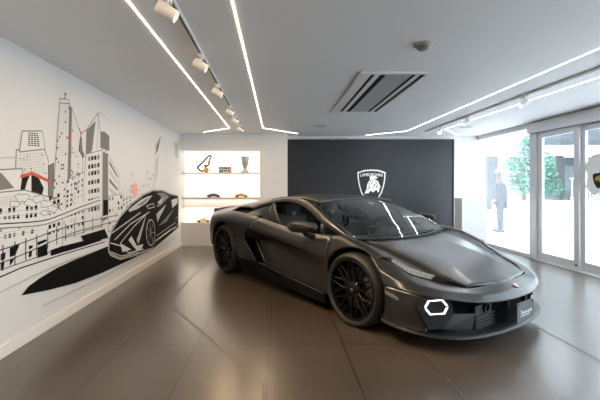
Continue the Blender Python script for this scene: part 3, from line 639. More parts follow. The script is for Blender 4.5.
# ------------------------------------------------------------------ sports car (local: x forward, y left, z up)
TH = .599
car = thing('sports_car', 'matte dark grey two-door sports car parked diagonally on the tiled floor', 'car', (.733, 5.131, 0), TH-PI/2)
M_body2 = M_paint
STX = [1.95, 1.7, 1.5, 1.33, 1.1, .9, .6, .3, 0., -.35, -.6, -.9, -1.33, -1.7, -2.0, -2.3]
STS = [
 [(.56,.565),(.68,.53),(.80,.53),(.875,.510),(.925,.47),(.945,.40),(.945,.32),(.94,.24),(.92,.16)],
 [(.585,.655),(.71,.60),(.82,.645),(.90,.62),(.945,.55),(.96,.45),(.96,.35),(.95,.25),(.93,.16)],
 [(.60,.715),(.725,.655),(.825,.73),(.905,.71),(.955,.64),(.975,.52),(.975,.4),(.96,.27),(.94,.16)],
 [(.62,.75),(.735,.70),(.83,.785),(.91,.768),(.96,.70),(.985,.60),(.985,.45),(.97,.3),(.95,.16)],
 [(.66,.78),(.755,.76),(.835,.815),(.91,.795),(.955,.68),(.965,.55),(.96,.42),(.95,.21),(.90,.09)],
 [(.76,.79),(.79,.792),(.85,.80),(.92,.75),(.945,.61),(.93,.51),(.925,.38),(.925,.20),(.90,.09)],
 [(.775,.785),(.81,.787),(.855,.785),(.925,.735),(.955,.625),(.915,.53),(.905,.40),(.912,.215),(.90,.09)],
 [(.785,.80),(.82,.805),(.86,.805),(.93,.755),(.958,.66),(.905,.56),(.897,.41),(.908,.235),(.90,.10)],
 [(.795,.825),(.83,.83),(.865,.83),(.93,.79),(.962,.69),(.895,.59),(.89,.42),(.908,.26),(.90,.11)],
 [(.79,.87),(.825,.875),(.87,.87),(.94,.825),(.965,.715),(.89,.60),(.88,.44),(.915,.30),(.90,.12)],
 [(.70,.955),(.79,.915),(.87,.89),(.95,.84),(.975,.75),(.97,.62),(.96,.46),(.95,.31),(.90,.12)],
 [(.66,.985),(.77,.93),(.865,.905),(.955,.85),(.985,.75),(.995,.62),(.985,.45),(.97,.31),(.92,.13)],
 [(.64,.985),(.75,.945),(.85,.925),(.945,.87),(.985,.78),(1.0,.65),(1.0,.5),(.985,.33),(.96,.16)],
 [(.62,.955),(.71,.925),(.81,.905),(.90,.86),(.945,.78),(.965,.65),(.96,.5),(.95,.35),(.93,.2)],
 [(.60,.925),(.68,.895),(.75,.88),(.82,.84),(.865,.77),(.885,.65),(.88,.5),(.87,.38),(.85,.25)],
 [(.56,.89),(.60,.87),(.65,.855),(.69,.82),(.71,.76),(.725,.65),(.72,.5),(.71,.4),(.69,.3)]]
def xparam(x):
    for i in range(len(STX)-1):
        if x >= STX[i+1]: return i + (STX[i]-x)/(STX[i]-STX[i+1])
    return len(STX)-1.
def section(x):
    """control points of the body section at x, spline through the stations (finite-difference tangents)"""
    if x > STX[0]: x = STX[0]
    t = xparam(x); i = min(int(t), len(STX)-2); x0, x1 = STX[i], STX[i+1]; f = (x-x0)/(x1-x0); out = []
    for k in range(9):
        p = [STS[max(0, min(len(STX)-1, j))][k] for j in (i-1, i, i+1, i+2)]; X = [STX[max(0, min(len(STX)-1, j))] for j in (i-1, i, i+1, i+2)]
        r = []
        for c in (0, 1):
            d01 = (p[2][c]-p[1][c])/(x1-x0)
            m0 = d01 if X[0] == X[1] else .5*((p[1][c]-p[0][c])/(X[1]-X[0])+d01)
            m1 = d01 if X[3] == X[2] else .5*((p[3][c]-p[2][c])/(X[3]-X[2])+d01)
            h = x1-x0; h00 = 2*f**3-3*f*f+1; h10 = f**3-2*f*f+f; h01 = -2*f**3+3*f*f; h11 = f**3-f*f
            r.append(h00*p[1][c]+h10*h*m0+h01*p[2][c]+h11*h*m1)
        out.append(tuple(r))
    return out
def S(x, s, off=0.):
    sec = section(x); y, z = cr(sec, s)
    if off:
        y2, z2 = cr(sec, min(8, s+.05)); y1, z1 = cr(sec, max(0, s-.05)); ty, tz_ = y2-y1, z2-z1; l = math.hypot(ty, tz_) or 1
        y, z = y-tz_/l*off, z+ty/l*off
    return (x, y, z)
def s_at(x, z, lo=2.):
    a, b = lo, 8.; sec = section(x)
    if cr(sec, a)[1] <= z: return a
    for _ in range(22):
        m = (a+b)/2
        if cr(sec, m)[1] > z: a = m
        else: b = m
    return (a+b)/2
def grid(fn, nu, nv, bm=None):
    bm = bm or bmesh.new()
    V = [[bm.verts.new(fn(i/nu, j/nv)) for j in range(nv+1)] for i in range(nu+1)]
    for i in range(nu):
        for j in range(nv):
            try: bm.faces.new((V[i][j], V[i+1][j], V[i+1][j+1], V[i][j+1]))
            except ValueError: pass
    return bm
def mir(fn, s): return lambda u, v: (lambda p: (p[0], s*p[1], p[2]))(fn(u, v))
def panel(name, fn, nu, nv, m, parent=None, th=.014, smooth=math.radians(50), both=True, label=None):
    """a curved panel, one for each side of the car, with real thickness"""
    res = []
    for s in ((-1, 1) if both else (1,)):
        bm = grid(mir(fn, s), nu, nv); bmesh.ops.remove_doubles(bm, verts=bm.verts, dist=1e-5)
        o = obj(name, bm, m, parent or car, smooth=smooth)
        # make normals point away from the car's core before thickening inwards
        me = o.data; tot = sum((p.normal.dot(Vector((p.center.x*.15, p.center.y, p.center.z-.35))))*p.area for p in me.polygons)
        if tot < 0: me.flip_normals()
        if th:
            sm = o.modifiers.new('thickness', 'SOLIDIFY'); sm.thickness = th; sm.offset = -1
        res.append(o)
    return res
AXF, RF, AXR, RR = 1.329, .405, -1.329, .425
ZF, ZR = .343, .364
def zarch(x):
    for ax, r, zc in ((AXF, RF, ZF), (AXR, RR, ZR)):
        if abs(x-ax) < r: return zc+math.sqrt(r*r-(x-ax)**2)
    return None
def send(x, smax=7.):
    z = zarch(x)
    return min(smax, s_at(x, z)) if z is not None else smax
def warp(a, b, marks, t, k=.5):
    return a+(b-a)*t
def xsamp(a, b, t):
    """cluster samples near the arch ends"""
    return a+(b-a)*t
G = .004
# --- front fender: rows across the section from the hood edge down to the arch or the sill
FX0, FX1 = 1.735, .985
def smooth_arch_x(t, a, b, ends):
    # map t in 0..1 to x in a..b, with denser sampling near given x positions
    n = 60; w = []
    for i in range(n): 
        x = a+(b-a)*(i+.5)/n; w.append(1/(1+14*math.exp(-min(abs(x-e) for e in ends)/.03)))
    tot = sum(w); acc = 0; tt = t*tot
    for i in range(n):
        if acc+w[i] >= tt-1e-9: return a+(b-a)*(i+(tt-acc)/w[i])/n
        acc += w[i]
    return b
arch_ends_f = [AXF+RF, AXF-RF]; arch_ends_r = [AXR+RR, AXR-RR]
def f_fender(u, v):
    x = smooth_arch_x(u, FX1+G, 1.64, arch_ends_f[1:]+[1.7])
    s = 1.9+(send(x)-1.9)*v
    x = min(x, 1.635-.075*max(0., min(1., (s-1.9)/1.4))) if s < 5 else x
    return S(x, s)
panel('front_fender', f_fender, 46, 34, M_paint)
# --- door
def door_rear(z):
    T_ = [(.95,-.40),(.88,-.43),(.76,-.55),(.715,-.575),(.69,-.50),(.635,-.43),(.45,-.36),(.30,-.28),(.1,-.27)]
    for (za, xa), (zb, xb) in zip(T_, T_[1:]):
        if z >= zb: return xa+(xb-xa)*min(1, max(0, (za-z)/(za-zb)))
    return T_[-1][1]
def f_door(u, v):
    s = 1.2+(6.93-1.2)*v
    xr = -.4
    for _ in range(4): xr = door_rear(S(xr, s)[2])
    x = xr+(FX1-G-xr)*u
    return S(x, s)
panel('door', f_door, 36, 36, M_paint)
# --- shade of the door crease undercut, put on as a black wedge
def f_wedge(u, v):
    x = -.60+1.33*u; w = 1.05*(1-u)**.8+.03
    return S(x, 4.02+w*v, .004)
panel('door_crease_shade', f_wedge, 30, 6, M_matte, th=.004)
# --- side skirt
def f_skirt(u, v):
    x = -.85+1.76*u; s = 6.97+1.03*v
    return S(x, s)
panel('side_skirt', f_skirt, 30, 8, M_matte)
def sk_line(u, v):
    x = -.38+1.29*u; a = 2*PI*v; p = S(x, 6.96, .003); return (p[0], p[1]+.004*math.cos(a), p[2]+.004*math.sin(a))
panel('skirt_edge', sk_line, 24, 6, mat('edge_grey', (.16, .155, .15), .35, metal=.7), th=0)
# --- rear quarter panel
def q_front(z):
    T_ = [(.95,-.42),(.88,-.44),(.76,-.56),(.744,-.575),(.653,-.65),(.569,-.66),(.33,-.46),(.27,-.41),(.1,-.40)]
    for (za, xa), (zb, xb) in zip(T_, T_[1:]):
        if z >= zb: return xa+(xb-xa)*min(1, max(0, (za-z)/(za-zb)))
    return T_[-1][1]
XQ = AXR+RR+.05
def f_quarter(u, v):
    if u <= .74:
        x = smooth_arch_x(u/.74, -2.3, XQ, arch_ends_r)
        return S(x, 1.6+(send(x, 7.0)-1.6)*v)
    s = 1.6+(7.0-1.6)*v; xf = -.5
    for _ in range(4): xf = q_front(S(xf, s)[2])-G
    return S(XQ+(xf-XQ)*(u-.74)/.26, s)
panel('rear_quarter', f_quarter, 62, 36, M_paint, th=.03)
def f_gapline(u, v): x = -1.02+.36*u; return S(x, s_at(x, .632-.045*u+.005*v), .001)
panel('panel_gap', f_gapline, 8, 1, M_matte, th=0)
# --- shoulder between deck and haunch: black scoop and painted fins
def f_sh1(u, v): x = -2.3+.90*u; return S(x, 0+1.6*v)
panel('shoulder_panel', f_sh1, 16, 8, M_paint)
def f_sh2(u, v): x = -.86+.30*u; return S(x, 0+1.6*v)
panel('shoulder_fin', f_sh2, 8, 8, M_paint)
def f_sh3(u, v): x = -1.41+.56*u; return S(x, 0+1.6*v, -.05)
panel('engine_scoop', f_sh3, 10, 6, M_matte)
# --- side intake: recessed black duct with two blades
def f_int(u, v):
    z = .80-.52*v; x = q_front(z)-.1+.42*u
    return (x, .80+.02*math.sin(u*3), z)
panel('side_intake', f_int, 8, 12, M_matte)
def f_blade(u, v): z = .62-.30*u; x = -.53+.25*u+.02*v; return (x, .82+.09*v, z)
panel('intake_blade', f_blade, 8, 2, M_gloss, th=.012)

# --- hood with two creases
def spline_x(tab, x):
    """tab: list of (x, a, b...) descending x"""
    X = [r[0] for r in tab]
    if x >= X[0]: return tab[0][1:]
    if x <= X[-1]: return tab[-1][1:]
    for i in range(len(X)-1):
        if x >= X[i+1]:
            return cr([r[1:] for r in tab], i+(X[i]-x)/(X[i]-X[i+1]))
HOOD = [  # x, zc, ycrease, zcrease, yedge, zedge
 (2.30,.478,.47,.470,.53,.452),(2.2,.512,.43,.505,.505,.489),(2.0,.588,.37,.582,.56,.556),(1.8,.655,.31,.650,.565,.625),(1.6,.708,.25,.705,.595,.690),(1.4,.748,.19,.746,.615,.74),(1.2,.776,.14,.774,.645,.77)]
def hood_front(y):   # x of the hood's front shut line
    a = abs(y)
    return 2.262 if a < .13 else 2.245 if a > .16 and a < .17 else (2.245-(max(0, a-.16)/.32)**2*.05)
def cowl(y): return 1.30-.16*(abs(y)/.8)**2
def f_hood(u, v):
    k = v*2-1; sgn = 1 if k >= 0 else -1; a = abs(k)
    xg = 1.5
    for _ in range(3):
        zc, yc, zcr, ye, ze = spline_x(HOOD, xg)
        y = a/.45*yc if a < .45 else yc+(ye-yc)*(a-.45)/.55
        xg = cowl(y)+(hood_front(y)-cowl(y))*u
    zc, yc, zcr, ye, ze = spline_x(HOOD, xg); zcr += .010*math.sin(PI*min(1, max(0, (xg-1.15)/1.1)))
    if a < .45: y = a/.45*yc; z = zc+(zcr-zc)*(a/.45)
    else: f = (a-.45)/.55; y = yc+(ye-yc)*f; z = zcr+(ze-zcr)*f+.002*math.sin(PI*f)
    return (xg, sgn*y, z)
panel('hood', f_hood, 30, 40, M_paint, both=False, smooth=math.radians(12))
HLT = [(2.19,.485,.490),(2.08,.57,.538),(1.95,.64,.568),(1.82,.715,.603),(1.62,.805,.680)]
HLB = [(2.17,.505,.484),(2.05,.605,.500),(1.93,.70,.522),(1.81,.785,.562),(1.63,.835,.672)]
# facet between the hood edge and the fender ridge or the headlight
def f_channel(u, v):
    x = 1.13+1.05*u
    zc, yc, zcr, ye, ze = spline_x(HOOD, x)
    if x < 1.62: q = S(x, 1.92); y1, z1 = q[1], q[2]
    else: y1, z1 = spline_x(HLT, x)
    d = .030*math.sin(PI*v**.6)*min(1, (2.18-x)*4)
    return (x, ye+.003+(y1-ye)*v, ze-.003+(z1-ze)*v-d)
panel('fender_channel', f_channel, 40, 8, M_paint, th=.008)

# --- front bumper -------------------------------------------------
B0 = [(2.268,0,.489),(2.262,.14,.489),(2.24,.32,.488),(2.20,.48,.486),(2.08,.585,.500),(1.95,.70,.528),(1.815,.792,.572),(1.645,.842,.656),(1.558,.948,.690)]
BM = [(2.345,0,.440),(2.340,.15,.440),(2.315,.33,.443),(2.275,.50,.450),(2.185,.645,.468),(2.06,.785,.490),(1.925,.88,.515),(1.785,.94,.548),(1.645,.968,.590)]
B1 = [(2.385,0,.384),(2.380,.15,.384),(2.355,.32,.386),(2.31,.50,.392),(2.225,.69,.420),(2.10,.85,.448),(1.95,.935,.463),(1.82,.96,.470),(1.718,.975,.474)]
def f_blade_front(u, v):
    t = abs(u*2-1)*8; sg = 1 if u >= .5 else -1
    a, b, c = cr(B0, t), cr(BM, t), cr(B1, t)
    p = [a, b, c]; r = cr(p, v*2)
    if v < .5: r = tuple(.3*q + .7*(aa+(bb-aa)*v*2) for q, aa, bb in zip(r, a, b))
    else: r = tuple(.1*q + .9*(bb+(cc-bb)*(v-.5)*2) for q, bb, cc in zip(r, b, c))
    return (r[0], sg*r[1], r[2])
bump = panel('front_bumper', f_blade_front, 72, 12, M_paint, both=False)[0]
BS = [[(2.035,.88,.442),(1.96,.925,.456),(1.85,.955,.464),(1.722,.972,.470)],
      [(2.030,.90,.36),(1.97,.93,.36),(1.86,.958,.355),(1.732,.972,.35)],
      [(2.06,.88,.22),(1.98,.925,.215),(1.87,.955,.21),(1.72,.968,.215)],
      [(2.07,.885,.165),(1.985,.93,.165),(1.87,.96,.165),(1.70,.97,.17)]]
def f_bside(u, v):
    return cr([cr(r, u*3) for r in BS], v*3)
panel('bumper_side', f_bside, 12, 12, M_paint, bump)
# splitter
SPL = [(2.365,0),(2.355,.2),(2.332,.40),(2.28,.60),(2.185,.775),(2.055,.89),(1.92,.95),(1.78,.975),(1.70,.978)]
def f_split(u, v):
    t = abs(u*2-1)*8; sg = 1 if u >= .5 else -1; x, y = cr(SPL, t)
    k = t/8; z0 = .125+.05*k**3
    prof = [(-.16, .035), (-.01, .022), (0, .012), (-.004, -.006), (-.16, -.008)]
    d, zz = cr(prof, v*4); n = Vector((x-.9, y*1.0, 0)).normalized()
    return (x+n.x*d, sg*(y+n.y*d), z0+zz)
panel('front_splitter', f_split, 60, 10, M_carbon, bump, both=False, th=0)
# dark recess behind the openings
RC = [(2.29,0),(2.28,.2),(2.25,.40),(2.18,.60),(2.08,.76),(1.97,.86),(1.90,.90)]
def f_rec(u, v):
    t = abs(u*2-1)*6; sg = 1 if u >= .5 else -1; x, y = cr(RC, t); return (x-.03, sg*y, .46-.35*v)
panel('intake_recess', f_rec, 40, 8, M_tub, bump, both=False, th=.01)
def slab(name, pts, thick, m, parent, mirror=True, smooth=None):
    for sg in ((-1, 1) if mirror else (1,)):
        q = [Vector((p[0], sg*p[1], p[2])) for p in pts]; nrm = (q[1]-q[0]).cross(q[2]-q[0]).normalized()
        if nrm.x > 0: nrm = -nrm
        bm = bmesh.new(); prism(bm, q, nrm*thick); o = obj(name, bm, m, parent)
    return o
# lamp housing and hexagonal ring
HC = Vector((2.112, .832, .367)); HT = Vector((-.09, .205, .0)).normalized()   # ring centre and its sideways axis (outwards)
HN = Vector((.205, .09, .05)).normalized(); HUP = HN.cross(HT).normalized(); HUP = HUP if HUP.z > 0 else -HUP
def hx(a, b, d=0): return HC+HT*a+HUP*b+HN*d
slab('lamp_housing', [hx(.155, .012, -.02), hx(.10, .075, -.02), hx(-.16, .06, -.035), hx(-.17, -.06, -.035), hx(-.03, -.165, -.02), hx(.07, -.165, -.02)], -.0 + .03, M_matte, bump)
for sg in (-1, 1):
    outer = [(.098, .0), (.062, .054), (-.062, .054), (-.098, .0), (-.062, -.054), (.062, -.054)]
    inner = [(a*.89, b*.85) for a, b in outer]
    bm = bmesh.new()
    for grp in ((0, 1, 2, 3), (3, 4, 5, 0)):
        def P_(L, k, d, cut):
            a, b = L[k]
            if b == 0: b = .005 if cut > 0 else -.005
            p = hx(a, b, d); return (p.x, sg*p.y, p.z)
        cut = 1 if grp[1] == 1 else -1
        of = [bm.verts.new(P_(outer, k, .012, cut)) for k in grp]; nf = [bm.verts.new(P_(inner, k, .012, cut)) for k in grp]
        ob = [bm.verts.new(P_(outer, k, 0, cut)) for k in grp]; nb = [bm.verts.new(P_(inner, k, 0, cut)) for k in grp]
        for i in range(3):
            bm.faces.new((of[i], of[i+1], nf[i+1], nf[i])); bm.faces.new((of[i], of[i+1], ob[i+1], ob[i])); bm.faces.new((nf[i], nf[i+1], nb[i+1], nb[i])); bm.faces.new((ob[i], ob[i+1], nb[i+1], nb[i]))
        for e in (0, 3): bm.faces.new((of[e], nf[e], nb[e], ob[e]))
    o = obj('daylight_ring', bm, M_drl, bump); o['label'] = 'glowing white hexagonal ring lamp'
# painted triangular fins beside the intake
slab('bumper_fin', [(2.15,.65,.290),(2.245,.50,.290),(2.225,.52,.140),(2.12,.72,.170)], .02, M_paint, bump)
slab('bumper_fin', [(2.12,.72,.170),(2.06,.80,.20),(2.15,.65,.290)], .02, M_satin, bump)
# central intake: vanes, sensor, plate
for sg in (-1,):
    t_ = bx(2.225, 2.245, -.50, -.20, .14, .345, bev=.01); obj('louver_box', t_, M_satin, bump)
    for k in range(4):
        obj('louver', bx(2.243, 2.253, -.49, -.21, .16+.03*k, .172+.03*k, bev=.002), M_satin, bump)
    bm = bmesh.new(); lathe(bm, [(0, 2.252), (.024, 2.252), (.024, 2.266), (.036, 2.266), (.036, 2.24)], 20, 'x', (0, -.355, .312)); obj('round_sensor', bm, M_gloss, bump, smooth=True)
for sg in (-1, 1):
    obj('intake_strut', bx(2.30, 2.34, sg*.16-.012, sg*.16+.012, .30, .375, bev=.003), M_satin, bump)
pl = obj('licence_plate', bx(2.392, 2.400, -.145, .155, .188, .345, bev=.004), mat('plate_black', (.035, .036, .038), .35), bump)
pl['label'] = 'black show plate with white script'
bm = text_bm('Temerario', .050, .001, shear=.35)
bmesh.ops.transform(bm, matrix=Matrix.Translation((2.4012, .008, .258)) @ Matrix.Rotation(PI/2, 4, 'Z') @ Matrix.Rotation(PI/2, 4, 'X'), verts=bm.verts)
obj('plate_script', bm, mat('script_white', (.9, .9, .9), .5), pl)
bm = bmesh.new(); box(bm, 2.4005, 2.4016, -.09, .075, .228, .232); obj('plate_underline', bm, MATS['script_white'], pl)
for yy in (-.115, .125):
    bm = bmesh.new(); lathe(bm, [(.008, 2.400), (.008, 2.404), (0, 2.404)], 10, 'x', (0, yy, .327)); obj('plate_screw', bm, M_satin, pl)
# emblem on the nose
bm = bmesh.new(); prism(bm, [(2.325+.05*math.cos(.6)*-y/.09*0+ (-y)*.52-.0, x, .4565+y*.33) for x, y in [(a, b+.035) for a, b in shield_pts(.028, .07)]], (.003, 0, .006))
obj('nose_emblem', bm, mat('emblem_gold', (.42, .31, .25), .35, metal=.4), bump)
# headlights
def f_hl(u, v):
    a, b = cr(HLT, u*4), cr(HLB, u*4); m_ = .012*math.sin(PI*v)
    return (a[0]+(b[0]-a[0])*v, a[1]+(b[1]-a[1])*v, a[2]+(b[2]-a[2])*v-.001+.4*m_)
for o in panel('headlight', f_hl, 24, 6, M_gloss, th=.006):
    sg = -1 if o.data.vertices[0].co.y < 0 else 1
    def f_ln(u, v):
        p = f_hl(.44+.50*u, .12+.72*v); return (p[0], sg*p[1], p[2]+.004+.0022*math.sin(u*22)*math.sin(PI*v))
    obj('lamp_lens', grid(f_ln, 20, 5), M_lens, o, smooth=True)
# side markers
for sg in (-1, 1):
    q = [(1.735, .966, .437), (1.845, .960, .408), (1.875, .955, .390), (1.86, .955, .378), (1.74, .964, .405)]
    bm = bmesh.new(); prism(bm, [(a, sg*(b+.004), c) for a, b, c in q], (0, sg*.008, 0)); obj('side_marker', bm, M_chrome, bump)

# --- roof, pillars, glass --------------------------------------------
ARC = [(1.20,.795,.795),(1.02,.785,.87),(.83,.765,.945),(.60,.715,1.04),(.36,.655,1.118),(.10,.615,1.158),(-.20,.60,1.152),(-.48,.605,1.112),(-.78,.63,1.055),(-1.10,.655,1.0)]
GLT = [(1.03,.812,.803),(.87,.805,.855),(.70,.79,.915),(.50,.745,.990),(.27,.69,1.058),(.03,.655,1.092),(-.25,.64,1.095),(-.50,.65,1.065),(-.74,.68,1.01),(-.86,.70,.955)]
def f_rail(u, v):
    a, b = cr(ARC, u*9), cr(GLT, u*9)
    p = [a[i]+(b[i]-a[i])*v for i in range(3)]; bul = .012*math.sin(PI*v)
    return (p[0], p[1]+bul, p[2]+bul)
panel('roof_rail', f_rail, 44, 6, M_paint, th=.02)
# cap joining the pillar's foot with fender and the shoulder fin
def f_foot(u, v):
    a = S(1.22-.24*u, 2.05); t = min(1, u); b = cr([ARC[0], (1.12,.805,.80), GLT[0], (.985,.815,.80)], t*3)
    return (a[0]+(b[0]-a[0])*v, a[1]+(b[1]-a[1])*v, a[2]+(b[2]-a[2])*v)
panel('pillar_foot', f_foot, 8, 4, M_paint, th=.01)
def f_sglass(u, v):
    a = cr(GLT, .25+u*8.75); xb = 1.0-1.43*u; b = S(xb, 1.1)
    return (a[0]+(b[0]-a[0])*v, a[1]-.012+(b[1]-a[1])*v+.02*math.sin(PI*v), a[2]+(b[2]-a[2])*v)
def sub(fn, u0, u1): return lambda u, v: fn(u0+(u1-u0)*u, v)
panel('door_window', sub(f_sglass, .19, .68), 20, 8, M_sideglass, th=0)
panel('front_quarter_glass', sub(f_sglass, .0, .165), 8, 8, M_sideglass, th=0)
panel('rear_quarter_glass', sub(f_sglass, .72, 1.), 8, 8, M_gloss, th=.006)
panel('window_divider', lambda u, v: (lambda p: (p[0], p[1]+.006, p[2]))(f_sglass(.165+.026*u, v)), 3, 8, M_paint, th=.01)
def f_bp(u, v):
    p = f_sglass(.735-.055*v+(.015+.10*math.sin(PI*min(1, v*1.05))*.75)*u, v); return (p[0], p[1]+.012, p[2])
panel('pillar_fin', f_bp, 4, 10, M_paint, th=.01)
def arc_in(x): # roof edge at x
    best = None
    for i in range(91):
        p = cr(ARC, i/10)
        if best is None or abs(p[0]-x) < abs(best[0]-x): best = p
    return best
ROOFZ = [(.42,1.146),(.25,1.182),(0,1.200),(-.3,1.192),(-.6,1.168),(-.9,1.132),(-1.2,1.092),(-1.5,1.05),(-1.8,1.005),(-2.1,.955),(-2.33,.915)]
def f_roof(u, v):
    k = v*2-1; x0 = .40-.0*k*k; x = x0+(-.62-x0)*u; e = arc_in(x-.05*(k*k)*(1-u))
    zc = spline_x(ROOFZ, x)[0]; y = k*(e[1]-.01); ze = e[2]+.004
    return (x+.10*k*k*(1-u), y, zc+(ze-zc)*abs(k)**2.6)
panel('roof', f_roof, 24, 24, mat('roof_black', (.014, .014, .015), .38), both=False, th=.02)
def f_ws(u, v):
    k = v*2-1; a = abs(k)
    base = (cowl(k*.785)+.02-.02*a, k*.785, .772+.022*a**2)
    top = (.415+.075*k*k, k*.655, 1.14-.03*a**2.4)
    if a > .0:
        pass
    p = [base[i]+(top[i]-base[i])*u for i in range(3)]; bul = .035*math.sin(PI*u)*(1-.55*a*a)
    e = cr(ARC, (1-u)*0+u*4.0)
    # side edges follow the pillar
    w = a**6
    p = [p[0]*(1-w)+(e[0]+.012)*w, p[1]*(1-w)+(e[1]-.006)*(1 if k > 0 else -1)*w, (p[2]+bul*.7)*(1-w)+(e[2]+.004)*w]
    return tuple(p)
panel('windscreen', f_ws, 24, 32, M_windscreen, both=False, th=0)
# black screen borders and cowl
def f_frit(u, v):
    k = -1+2*0; q = f_ws(u, .5+.5*(.915+.085*v)); return (q[0]-.002, q[1], q[2]-.006)
panel('screen_border', f_frit, 24, 4, M_satin, th=0)
def f_head(u, v):
    q = f_ws(.93+.09*u, v); return (q[0]-.004, q[1], q[2]-.008)
panel('header_trim', f_head, 3, 24, M_satin, both=False, th=0)
def f_cowl(u, v):
    k = v*2-1; y = k*.70; return (cowl(y)+.045-.075*u, y, .768+.014*abs(k)-.012*u+.004)
panel('cowl', f_cowl, 4, 24, M_satin, both=False, th=.01)
for sg, y0, y1 in ((1, .55, -.10), (1, -.20, -.62)):
    bm = bmesh.new(); tube(bm, [(cowl(y0+(y1-y0)*i/8)-.015+.035*math.sin(PI*i/8)*0, y0+(y1-y0)*i/8, .795+.012*math.sin(i/8*PI)) for i in range(9)], .007); obj('wiper', bm, M_satin, car)
# engine cover, rear deck, tail
def f_deck(u, v):
    k = v*2-1; x = -.60-1.72*u
    zc = spline_x(ROOFZ, x)[0]
    if x > -1.10: e = arc_in(x); ye, ze = e[1], e[2]
    else: sec = section(x); ye, ze = sec[0]
    a = abs(k); zi = zc-.012
    zz = zi if a < .55 else zi+(ze-zi)*((a-.55)/.45)**1.6
    return (x, k*ye, zz)
panel('engine_cover', f_deck, 26, 24, M_paint, both=False, th=.02)
panel('rear_louvres', lambda u, v: (lambda p: (p[0], p[1], p[2]+.004))(f_deck(.12+.55*u, .26+.48*v)), 14, 8, M_satin, both=False, th=.004)
def f_spoil(u, v):
    k = v*2-1; y = k*.66; x = -2.34+.14*u+.12*k*k
    return (x, y, .952-.035*k*k-.014*math.sin(PI*u)*0+.0*u)
panel('rear_spoiler', f_spoil, 4, 24, M_satin, both=False, th=.012)
def f_tail(u, v):
    k = v*2-1; y = k*.72; z = .30+.58*u
    return (-2.36+.08*k*k+.04*(1-u), y*(1-.12*u*u), z+(-.02*k*k)*u)
panel('rear_bumper', f_tail, 10, 24, M_satin, both=False, th=.02)
# underbody tub: keeps the inside dark, with wheel wells
bm = bmesh.new(); box(bm, -2.2, -1.80, -.66, .66, .13, .84); box(bm, -.88, .90, -.86, .86, .10, .44); box(bm, 1.76, 2.1, -.70, .70, .11, .47); box(bm, -1.8, 1.8, -.62, .62, .10, .46); box(bm, -1.85, -.55, -.62, .62, .4, .92)
obj('underbody', bm, M_tub, car)
for ax, r, zc, yi in ((AXF, RF+.012, ZF, .62), (AXR, RR+.012, ZR, .60)):
    def f_well(u, v):
        a = -.42+(PI+.84)*u; q = r-.055+.045*v; return (ax+q*math.cos(a), yi+(.90-yi)*v, max(.1, zc+q*math.sin(a)))
    panel('wheel_well', f_well, 24, 2, M_tub, th=0)
# arch lip
for ax, r, zc, off in ((AXF, RF-.004, ZF, 0), (AXR, RR-.004, ZR, 0)):
    def f_lip(u, v):
        a = -.28+(PI+.5)*u; x = ax+r*math.cos(a); z = zc+r*math.sin(a)
        y = S(min(1.95, x), s_at(min(1.95, x), z))[1] if z > .16 else .95
        return (ax+(r-.0*v)*math.cos(a), y-.05*v, zc+(r-.018*v)*math.sin(a))
    panel('arch_lip', f_lip, 36, 2, M_satin, th=.006)

